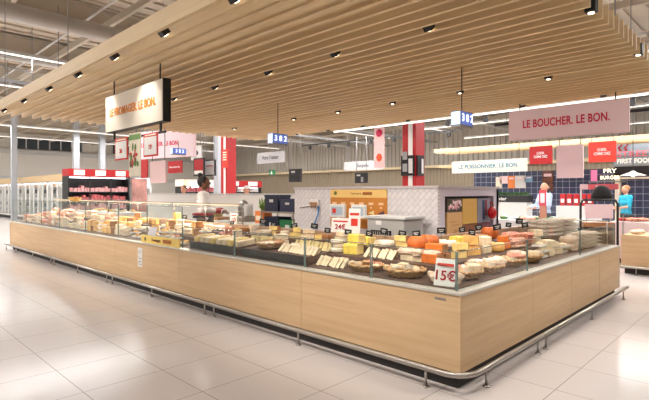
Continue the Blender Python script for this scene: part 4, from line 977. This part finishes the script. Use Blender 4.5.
# pendant lamp
q = at(633, 170, 15)
r = thing('pendant_lamp', 'white dish shaped pendant lamp at the right edge', 'lamp', (q[0], q[1], 2.25))
MB().lathe([(.02, .16), (.06, .14), (.1, .1), (.34, .02), (.36, 0), (.33, .0), (.1, .07), (.02, .13)], n=24).build('lamp_shade', M_white, r)
MB().ball((0, 0, .04), .07, n=10).build('bulb', mat('bulb', (255, 244, 214), .5, emit=6), r); MB().tube([(0, 0, .15), (0, 0, 2.6)], .01, 5).build('cord', M_blk, r)
# fish counters : serve-over glass cases
def case(x0, x1, y, label, m_=None, z=1.0, h=.45, content=None, depth=1.1, name='glass_case'):
    r = thing(name, label, 'counter', (x0, y, 0)); w = x1-x0
    MB().box(0, w, 0, depth, .12, z).build('case_body', m_ or M_lgrey, r); MB().box(.05, w-.05, .08, depth-.08, 0, .119).build('plinth', M_dk, r)
    MB().box(.01, w-.01, .02, .03, z+.001, z+h).build('front_glass', M_glass, r); MB().box(.01, w-.01, .02, .45, z+h+.001, z+h+.02).build('top_shelf', M_glass, r)
    for q in (.02, w-.04): MB().box(q, q+.02, .031, .05, z+.001, z+h).build('glass_post', M_steel, r)
    if content:
        rr = random.Random(int(x0*10)); m = MB()
        for c in content:
            mm = MB()
            for i in range(int(w*3)): mm.ball((rr.uniform(.15, w-.15), rr.uniform(.2, depth-.2), z+.05), .12, .09, .045, 8)
            q = mm.build('food_mound', c, r); q['kind'] = 'stuff'
    return r
icem = mat('ice', (230, 236, 240), .4, var=.1, scale=20)
case(-5.6, -1.4, 8.6, 'white serve over fish counter with ice behind the island', M_lgrey, content=[icem, Pmeat, mat('herbs', (80, 120, 60), .7)])
case(-1.2, 5.6, 9.6, 'pinkish meat counter behind the black framed stand', mat('pinkish case', (214, 190, 190), .5), content=[Pmeat, Cured, M_red])
r = thing('red_shelf_edge', 'red price strip on the shelf of the right meat counter', 'strip', (.9, 9.58, 1.47)); MB().box(-1.2, 1.8, 0, .02, 0, .1).build('strip', mat('salmon', (226, 90, 90), .5), r); MB().box(-1.2, -1.17, 0, .02, -.1, -.001).box(1.77, 1.8, 0, .02, -.1, -.001).build('end_clip', M_steel, r)
# red packs display
r = thing('pack_shelf', 'pale rear shelf with red packets under the navy tiles', 'shelf', (-3.4, 12.5, 0)); MB().box(0, 1.2, 0, .5, 0, 1.3).build('shelf_body', M_lgrey, r)
pr = thing('red_packet', 'x', 'packet', (0, 0, 0)); MB().box(-.08, .08, -.05, .05, 0, .38, .01).build('packet', M_red, pr); MB().box(-.05, .05, -.054, -.0505, .1, .22).build('packet_label', M_white, pr); pkx = Kind(pr)
for i in range(5): pkx.put((-3.25+i*.2, 12.7, 1.302), 0, 'red packet with a white label in the row before the navy tiles', 'red packets before the navy tiles')
# leafy herbs tray on fish counter
m = MB(); rr = random.Random(2)
for i in range(160):
    x = rr.uniform(0, 1.5); y = rr.uniform(0, .3); s = rr.uniform(.03, .08)
    m.add([(x-s*.4, y, .01), (x+s*.4, y, .01), (x+s*.3, y+.03, s*1.4), (x-s*.2, y-.03, s*1.6)], [(0, 1, 2, 3)])
q = m.build('herb_bed', mat('herb green', (70, 110, 50), .7, var=.4, scale=20)); tag(q, 'strip of green herbs on the rear shelf behind the fish counter', 'herbs', kind='stuff'); place(q, (-5.8, 12.3, 1.622))
r = thing('herb_shelf', 'black shelf unit under the green herbs with white wavy lettering', 'shelf', (-5.9, 12.2, 0)); MB().box(0, 1.7, 0, .5, 1.4, 1.62).build('shelf_panel', M_blk, r); MB().box(0.02, 1.68, 0.02, .5, 0, 1.399).build('shelf_body', M_lgrey, r); text('Vivier', .16, M_white, r, (.8, -.006, 1.51), FACE_Y, .02)
# black framed stand at right
q = at(599, 225, 8.9)
r = thing('black_display_stand', 'black tube framed stand with a beige panel and black dome hood', 'stand', (q[0], q[1], 0), .62)
for x in (-.32, .32):
    MB().tube([(x, 0, 0), (x, 0, 1.5), (x*.88, 0, 1.58)], .022, 8).build('post', M_blk, r)
MB().tube([(-.28, 0, 1.58), (.28, 0, 1.58)], .022, 8).build('top_bar', M_blk, r)
MB().box(-.24, .24, -.01, .02, 1.24, 1.5).build('beige_panel', M_pinkb, r)
MB().box(-.26, .26, -.02, .26, 1.08, 1.16).build('wood_tray', Rind, r); MB().box(-.27, .27, .0, .28, .05, 1.07).build('lower_cabinet', M_dk, r)
q = MB().ball((.12, .2, 1.6), .19, .14, .26, 20, None, 0).build('dome_hood', mat('matte black hood', (22, 22, 24), .8), r)
board(580, 618, 184, 189.5, 10.8, mat('salmon board', (214, 96, 104), .5), 'salmon red header strip on a white frame behind the black stand', 'Prix', M_pinkb, .7, name='header_frame', tw=.15, extra=lambda r, w, h: (MB().box(-w/2, -w/2+.17, -.01, -.001, 0, h).build('white_corner', M_pinkb, r), [MB().box(x, x+.03, 0, .03, -1.78, -.001).build('frame_post', M_white, r) for x in (-w/2, w/2-.03)]))
# counter unit at right edge
q = at(621, 275, 10.2)
case(q[0], q[0]+3.4, q[1], 'wood fronted counter with glass at the right edge beyond the aisle', oak, .82, .42, content=[Film, Pmeat])
bump([(q[0]-.1, q[1]-.12), (q[0]+3.4, q[1]-.12)], [(q[0]+.3, q[1]-.12), (q[0]+1.8, q[1]-.12), (q[0]+3.2, q[1]-.12)], 'steel bumper rail at the right edge, before the second wood counter')
# ================================================================== LEFT BACKGROUND
# glass door fridges along X
r = thing('glass_door_fridge', 'x', 'fridge', (0, 0, 0))
Fw = 1.7; H = 2.35
MB().box(0, Fw, .1, 1.0, 0, .2).build('fridge_base', M_dk, r)
MB().box(0, Fw, .75, 1.0, .201, H).box(0, .04, .1, .749, .201, H).box(Fw-.04, Fw, .1, .749, .201, H).build('fridge_body', M_white, r)
for k in range(5):
    MB().box(.05, Fw-.05, .2, .745, .45+k*.4, .47+k*.4).build('shelf', M_white, r)
cols = [(150, 160, 170), (90, 110, 130), (214, 214, 218), (70, 70, 80), (190, 150, 120)]
rr = random.Random(11)
for k in range(5):
    m = MB()
    for j in range(12): m.box(.08+j*.13, .08+j*.13+rr.uniform(.07, .12), .3, .5, .471+k*.4, .471+k*.4+rr.uniform(.12, .28))
    q = m.build('stocked_goods', mat('goods%d' % k, cols[k], .6), r); q['kind'] = 'stuff'
for d in (0, 1):
    x = d*Fw/2; q = MB().box(x+.01, x+.07, .05, .099, .2, H).box(x+Fw/2-.07, x+Fw/2-.01, .05, .099, .2, H).box(x+.07, x+Fw/2-.07, .05, .099, .2, .28).box(x+.07, x+Fw/2-.07, .05, .099, H-.08, H).build('door', M_white, r)
    MB().box(x+.07, x+Fw/2-.07, .07, .08, .28, H-.08).build('door_glass', M_glass, q)
MB().box(0, Fw, -.1, 1.0, H+.001, H+.35).build('timber_header', mat('tan header', (196, 170, 130), .6), r)
MB().box(.05, Fw-.05, .15, .19, H-.1, H-.06).build('inner_lamp', mat('cool lamp', (240, 246, 255), .5, emit=9), r)
fk = Kind(r)
for i in range(9):
    fk.put((-40+i*1.72, 4.6, 0), 0, 'glass fronted upright fridge with tan header at far left, in the long row', 'glass fronted fridges at far left')
# meat cabinet facing +X
def upright(y0, y1, X, label, header, body=M_blk, zt=2.55, goods=None, name='upright_display'):
    r = thing(name, label, 'display cabinet', (X, y0, 0)); w = y1-y0
    MB().box(-.8, -.7, 0, w, 0, zt-.35).box(-.7, 0, 0, .06, 0, zt-.35).box(-.7, 0, w-.06, w, 0, zt-.35).box(-.7, 0, .06, w-.06, 0, .3).box(-.02, .0, w*.33, w*.33+.05, .3, zt-.35).box(-.02, .0, w*.67, w*.67+.05, .3, zt-.35).build('cabinet_body', body, r)
    MB().box(-.8, .05, 0, w, zt-.349, zt).build('header', header, r)
    n = max(2, int(w/.9))
    for k in range(n): MB().box(.051, .06, (k+.25)*w/n, (k+.75)*w/n, zt-.3, zt-.05).build('header_card', M_white, r)
    for k in range(4):
        z = .5+k*.42; MB().box(-.68, -.1, .07, w-.07, z, z+.02).build('shelf', M_grey, r)
        m = MB(); rr = random.Random(k+int(abs(y0)*7))
        y = .12
        while y < w-.2:
            d = rr.uniform(.1, .18); m.box(-.5, -.14, y, y+d, z+.021, z+rr.uniform(.14, .3)); y += d+.02
        q = m.build('stocked_goods', goods[k % len(goods)], r); q['kind'] = 'stuff'
    MB().box(-.3, -.26, .1, w-.1, zt-.42, zt-.38).build('inner_lamp', bpy.data.materials['cool lamp'], r)
    return r
G1 = [mat('meat pack', (206, 96, 100), .5, var=.3, scale=10), mat('meat pack pale', (226, 160, 160), .5, var=.2, scale=10)]
G2 = [mat('mixed goods', (196, 180, 170), .5, var=.4, scale=6), mat('white goods', (224, 220, 216), .5, var=.3, scale=6)]
upright(3.85, 6.75, -22, 'black display cabinet with red header and packed meat, left background', M_red, zt=2.85, goods=G1)
upright(7.0, 7.9, -22, 'white narrow display case right of the red headed cabinet', M_lgrey, M_white, 2.5, G2)
upright(8.6, 10.8, -20, 'dark shelving with pale header behind the blank board', M_cream, M_blk, 2.4, [G2[0], G1[0]])
upright(11.0, 13.6, -20, 'dark shelving with red header left of the red column', M_red, M_blk, 2.4, G2)
0 and upright(14.0, 18, -20, 'pale shelving with grey header near the far red column', M_lgrey, M_white, 2.4, G2)
# wood panel beside
q = at(139, 200, 20); tag(MB().box(-.3, .3, 0, .1, 0, 2.3).build('pink_poster_panel', mat('pink panel', (206, 150, 140), .6, var=.3, scale=2)), 'tan and pink poster panel standing beside the narrow white case', 'panel'); place(bpy.data.objects['pink_poster_panel'], (q[0], q[1], 0), .8)
# low counter units and tables behind the left glass (bakery/back counters)
case(-19, -14.8, 3.2, 'long low glass case behind the left of the cheese counter', M_lgrey, 1.0, .5, content=[Film, Gcheese])
case(-17, -12.8, 6.2, 'white low glass case in front of the dark shelving', M_white, 1.0, .55, content=[Film, Ccheese], name='glass_case')
# hanging scoops etc: orange basket lamp, brown tray
q = atY(114, 200, 1.2); r = thing('orange_bowl', 'orange bowl on the top of the glass case at left', 'bowl', (q[0], .28, 1.512)); MB().lathe([(0, 0), (.09, 0), (.16, .1), (.15, .1), (.085, .015), (0, .015)], n=16).build('bowl', Gcheese, r)
MB().lathe([(0, .05), (.11, .06), (.06, .1), (0, .11)], n=12).build('bowl_filling', M_orange, r)
# columns grey
def gcol(px, t, w, label):
    q = at(px, 190, t); tag(MB().box(-w/2, w/2, -w/2, w/2, 0, ROOF-.09).build('steel_column', mat('blue grey column', (168, 172, 178), .6)), label, 'column').location = (q[0]*K, q[1]*K, 0)
gcol(14, 30, .3, 'slim grey steel column nearest the left edge'); gcol(76, 34, .36, 'slim grey steel column above the red headed cabinet'); gcol(102, 36, .36, 'slim grey steel column left of the orange lettered sign'); gcol(219, 22, .35, 'pale grey column beside the left red column')
# low shelves far behind the partition
r = thing('far_shelf', 'x', 'shelf', (0, 0, 0)); MB().box(0, 3, 0, .6, 0, 1.9).build('shelf_body', M_lgrey, r)
m = MB(); rr = random.Random(6)
for k in range(4):
    for j in range(18): m.box(.05+j*.16, .05+j*.16+rr.uniform(.09, .15), -.15, -.001, .3+k*.45, .3+k*.45+rr.uniform(.2, .36))
q = m.build('stocked_goods', G2[0], r); q['kind'] = 'stuff'; MB().box(0, 3, -.2, .6, 1.901, 2.02).build('shelf_header', mat('teal grey', (150, 170, 172), .6), r)
fs = Kind(r)
for i in range(9): fs.put((-24+i*3.1, 20.5, 0), 0, 'white shelf unit with mixed goods far behind the white wall', 'white shelf units far behind the white wall')
# timber canopy strips over far zones
for i, (x0, x1, y, z, lab) in enumerate(((-8.5, 1, 13.5, 3.35, 'slim timber canopy strip over the fish area'), (-14, -9, 23, 3.3, 'slim timber canopy strip far behind the pink banner'))):
    r = thing('timber_canopy', lab, 'canopy', (x0, y, z)); 
    for k in range(6): MB().box(0, x1-x0, k*.25, k*.25+.04, 0, .15).build('slat', slatw, r)
    for x in (.3, x1-x0-.3): MB().box(x, x+.05, 0, 1.3, .151, .2).tube([(x, .6, .2), (x, .6, ROOF-.1-z)], .012, 5).build('carrier', M_grey, r)
# track rails black beyond canopy
r = thing('track_rail', 'x', 'light track', (0, 0, 0)); MB().box(0, 9, 0, .05, 0, .06).build('rail', M_blk, r)
for i in range(7): MB().box(.6+i*1.3, .72+i*1.3, -.03, .08, -.2, -.02, .01).box(.65+i*1.3, .67+i*1.3, .01, .03, -.02, -.001).build('track_head', M_blk, r)
for x in (.3, 4.5, 8.7): MB().tube([(x, .02, .06), (x, .02, ROOF-4.25)], .008, 5).build('suspension_wire', M_grey, r)
tk = Kind(r)
tk.put((-8, 10.3, 4.1), 0, 'black light track with small heads behind the red column'); tk.put((-3.2, 7.6, 3.35), 0, 'black light track passing under the pink box sign')
tk.put((-16, 13, 4.1), 0, 'black light track farther back, left of the pink banner')
# ================================================================== PEOPLE
def capsule(m, p, q, r0, r1, n=10):
    p = Vector(p); q = Vector(q); m.tube([p, p.lerp(q, .33), p.lerp(q, .66), q], r0, n, r1); m.ball(p, r0, n=n); m.ball(q, r1, n=n)
def remesh(o, vox):
    md = o.modifiers.new('r', 'REMESH'); md.mode = 'VOXEL'; md.voxel_size = vox; md.use_smooth_shade = True
    sm = o.modifiers.new('s', 'SMOOTH'); sm.factor = .5; sm.iterations = 3
    bpy.context.view_layer.update(); me = bpy.data.meshes.new_from_object(o.evaluated_get(bpy.context.evaluated_depsgraph_get()))
    o.modifiers.clear(); old = o.data; mt = old.materials[0]; o.data = me
    if not me.materials: me.materials.append(mt)
    for p in me.polygons: p.use_smooth = True
def person(name_label, loc, rz, H, top, hair, pants, apron=None, armpose='down', hairstyle='short', sleeves='long', cap=None, skin=None, trim=None):
    k = H/1.7/K        # body drawn in metres for H=1.7, stored in drawing units
    r = thing('person', name_label, 'person', loc, rz)
    skin = skin or mat('skin', (206, 150, 120), .6)
    def S(v): return (v[0]*k, v[1]*k, v[2]*k)
    sh = {s: (s*.18, 0, 1.40) for s in (-1, 1)}
    if armpose == 'down': el = {s: (s*.23, .01, 1.13) for s in (-1, 1)}; wr = {s: (s*.23, -.08, .88) for s in (-1, 1)}
    else: el = {s: (s*.24, -.06, 1.15) for s in (-1, 1)}; wr = {s: (s*.14, -.32, 1.10) for s in (-1, 1)}
    def limbs(m, e, up=True, lo=True, armend=1.0):
        if up:
            for z, rx, ry in ((1.36, .165, .10), (1.25, .155, .11), (1.1, .135, .10), (.98, .15, .11)): m.ball(S((0, 0, z)), (rx+e)*k, (ry+e)*k, .12*k, 16)
            for s in (-1, 1):
                capsule(m, S(sh[s]), S(el[s]), (.05+e)*k, (.038+e)*k)
                w_ = Vector(el[s]).lerp(Vector(wr[s]), armend) if armend > 0 else None
                if w_: capsule(m, S(el[s]), S(w_), (.037+e)*k, (.028+e)*k)
        if lo:
            m.ball(S((0, 0, .92)), (.155+e)*k, (.115+e)*k, .12*k, 16)
            for s in (-1, 1):
                capsule(m, S((s*.09, 0, .9)), S((s*.1, -.01, .5)), (.08+e)*k, (.052+e)*k); capsule(m, S((s*.1, -.01, .5)), S((s*.1, .02, .09)), (.05+e)*k, (.036+e)*k)
    m = MB(); limbs(m, 0)
    capsule(m, S((0, 0, 1.42)), S((0, -.01, 1.53)), .05*k, .048*k)
    m.ball(S((0, -.02, 1.605)), .075*k, .095*k, .115*k, 18); m.ball(S((0, -.055, 1.55)), .045*k, .05*k, .04*k, 10)
    m.ball(S((0, -.118, 1.595)), .014*k, .018*k, .024*k, 8)
    for s in (-1, 1):
        m.ball(S((s*.077, 0, 1.6)), .012*k, .022*k, .03*k, 8); m.ball(S((s*.03, -.1, 1.62)), .018*k, .012*k, .012*k, 8)
        d = (Vector(wr[s])-Vector(el[s])).normalized(); u = Vector((0, 0, 1)).cross(d); 
        if u.length < .2: u = Vector((0, 1, 0))
        u.normalize(); w = Vector(wr[s]); pc = w+d*.05; m.ball(S(pc), .036*k, .036*k, .036*k, 10)
        for f in range(4):
            b0 = pc+d*.025+u*(f-1.5)*.019; L = (.06, .07, .066, .05)[f]; b1 = b0+d*L*.55+Vector((0, 0, -.008)); b2 = b1+d*L*.4+Vector((0, 0, -.022))
            m.tube([S(b0), S(b1), S(b2)], .0095*k, 6, .008*k)
        t0 = w+d*.025+u*(-s)*.03; m.tube([S(t0), S(t0+u*(-s)*.02+d*.03), S(t0+u*(-s)*.025+d*.055)], .011*k, 6, .009*k)
        m.ball(S((s*.1, -.05, .045)), .045*k, .12*k, .045*k, 10)
    b = m.build('body', skin, r); remesh(b, .009)
    m = MB(); limbs(m, .018, True, False, 1.0 if sleeves == 'long' else 0); t = m.build('shirt', top, r); remesh(t, .014)
    m = MB(); limbs(m, .016, False, True); t = m.build('trousers', pants, r); remesh(t, .014)
    for s in (-1, 1): MB().box(s*.1*k-.05*k, s*.1*k+.05*k, -.17*k, .08*k, 0, .09*k, .02).build('shoe', M_blk, r)
    m = MB()
    if hairstyle == 'bun': m.ball(S((0, .012, 1.63)), .09*k, .1*k, .11*k, 14); m.ball(S((0, .06, 1.745)), .05*k, .05*k, .045*k, 10)
    elif hairstyle == 'short': m.ball(S((0, .008, 1.645)), .084*k, .1*k, .09*k, 14)
    if hairstyle != 'bald': m.build('hair', hair, r)
    else: m.ball(S((0, .03, 1.6)), .081*k, .08*k, .05*k, 12).build('hair', hair, r)
    m = MB()
    for s in (-1, 1): m.ball(S((s*.03, -.112, 1.622)), .009*k, .005*k, .006*k, 8)
    m.build('eyes', M_blk, r); MB().ball(S((0, -.113, 1.555)), .022*k, .006*k, .006*k, 8).build('mouth', mat('lip', (170, 90, 84), .6), r)
    if apron:
        MB().box(-.15*k, .15*k, -.16*k, -.142*k, .55*k, 1.05*k, .005).box(-.175*k, .175*k, -.16*k, .155*k, .98*k, 1.02*k, .005).build('apron', apron, r)
        MB().box(-.18*k, .18*k, -.17*k, .16*k, 1.03*k, 1.07*k, .005).build('apron_band', M_red, r)
    if trim:
        MB().tube([(.068*k*math.cos(a), .068*k*math.sin(a)-.005*k, 1.455*k+.012*k*math.sin(a)) for a in [i*PI/8 for i in range(16)]], .018*k, 6, closed=True).build('collar', trim, r)
        for q_ in (-1, 1):
            w_ = Vector(wr[q_]); e_ = Vector(el[q_]); MB().tube([S(w_.lerp(e_, .3)), S(w_.lerp(e_, -.02))], .05*k, 10).build('cuff', trim, r)
    if cap: MB().ball(S((0, 0, 1.67)), .095*k, .11*k, .075*k, 14, None, -.2).build('cap', cap, r)
    return r
whites = mat('white shirt', (232, 226, 224), .8, var=.04, scale=8)
blackh = mat('black hair', (24, 20, 20), .7); brownh = mat('brown hair', (110, 74, 50), .7); navyc = mat('navy cloth', (36, 42, 66), .8)
q = at(203.5, 220, 10.3); person('person with black hair bun in white shirt and navy apron, reaching to the right', (q[0], q[1]+0, 0), 2.4, 1.7, whites, blackh, navyc, navyc, 'front', 'bun', skin=mat('dark skin', (120, 80, 60), .6), trim=M_red)
q = at(184, 200, 16.6); person('person in a white top with brown hair standing behind the worker', (q[0], q[1], 0), .4, 1.62, whites, brownh, M_dk, None, 'front', 'short')
q = at(545, 190, 14.2); person('bald person in a pale blue shirt at the fish counter', (q[0], q[1], 0), -.6, 1.66, mat('pale blue shirt', (178, 196, 222), .8), mat('grey hair', (170, 150, 136), .8), M_dk, None, 'front', 'bald')
q = at(626, 190, 14.8); person('person with sandy hair in a turquoise shirt at the right counter', (q[0], q[1], 0), -.8, 1.6, mat('turquoise shirt', (30, 160, 190), .8), mat('sandy hair', (176, 130, 90), .7), M_dk, None, 'front', 'short', 'short')
q = at(247, 190, 15); person('person in white with a white cap behind the low white wall', (q[0], q[1], 0), .3, 1.58, whites, brownh, M_dk, None, 'down', 'short', cap=M_white)
# red card held at fish counter
board(539, 546, 190, 206, 13.3, mat('red card', (190, 60, 70), .6), 'tall red card standing before the bald person', None, name='red_card', cat='price card', th=.02, extra=lambda r, w, h: MB().box(-.08, .08, .003, .1, -r.location.z/K, -.001).build('post', mat('terracotta', (170, 110, 86), .7), r) and MB().box(-w*.3, w*.3, -.006, -.001, h*.2, h*.8).build('white_print', M_pinkb, r))
# ================================================================== CAMERA + RENDER
cam = bpy.data.cameras.new('camera'); cam.sensor_width = 36; cam.lens = 479/649*36; cam.shift_y = -7/649; cam.clip_end = 300
co = bpy.data.objects.new('camera', cam); C.objects.link(co); co.location = (CX*K, CY*K, CZ*K)
co.rotation_euler = (PI/2, 0, math.atan2(.698, .716)); bpy.context.scene.camera = co
w = bpy.data.worlds.new('world'); bpy.context.scene.world = w; w.use_nodes = True
w.node_tree.nodes['Background'].inputs[0].default_value = (1, .97, .93, 1); w.node_tree.nodes['Background'].inputs[1].default_value = .3
vs = bpy.context.scene.view_settings; vs.view_transform = 'Standard'; vs.look = 'None'; vs.gamma = 1; vs.exposure = -0.05; vs.use_curve_mapping = False
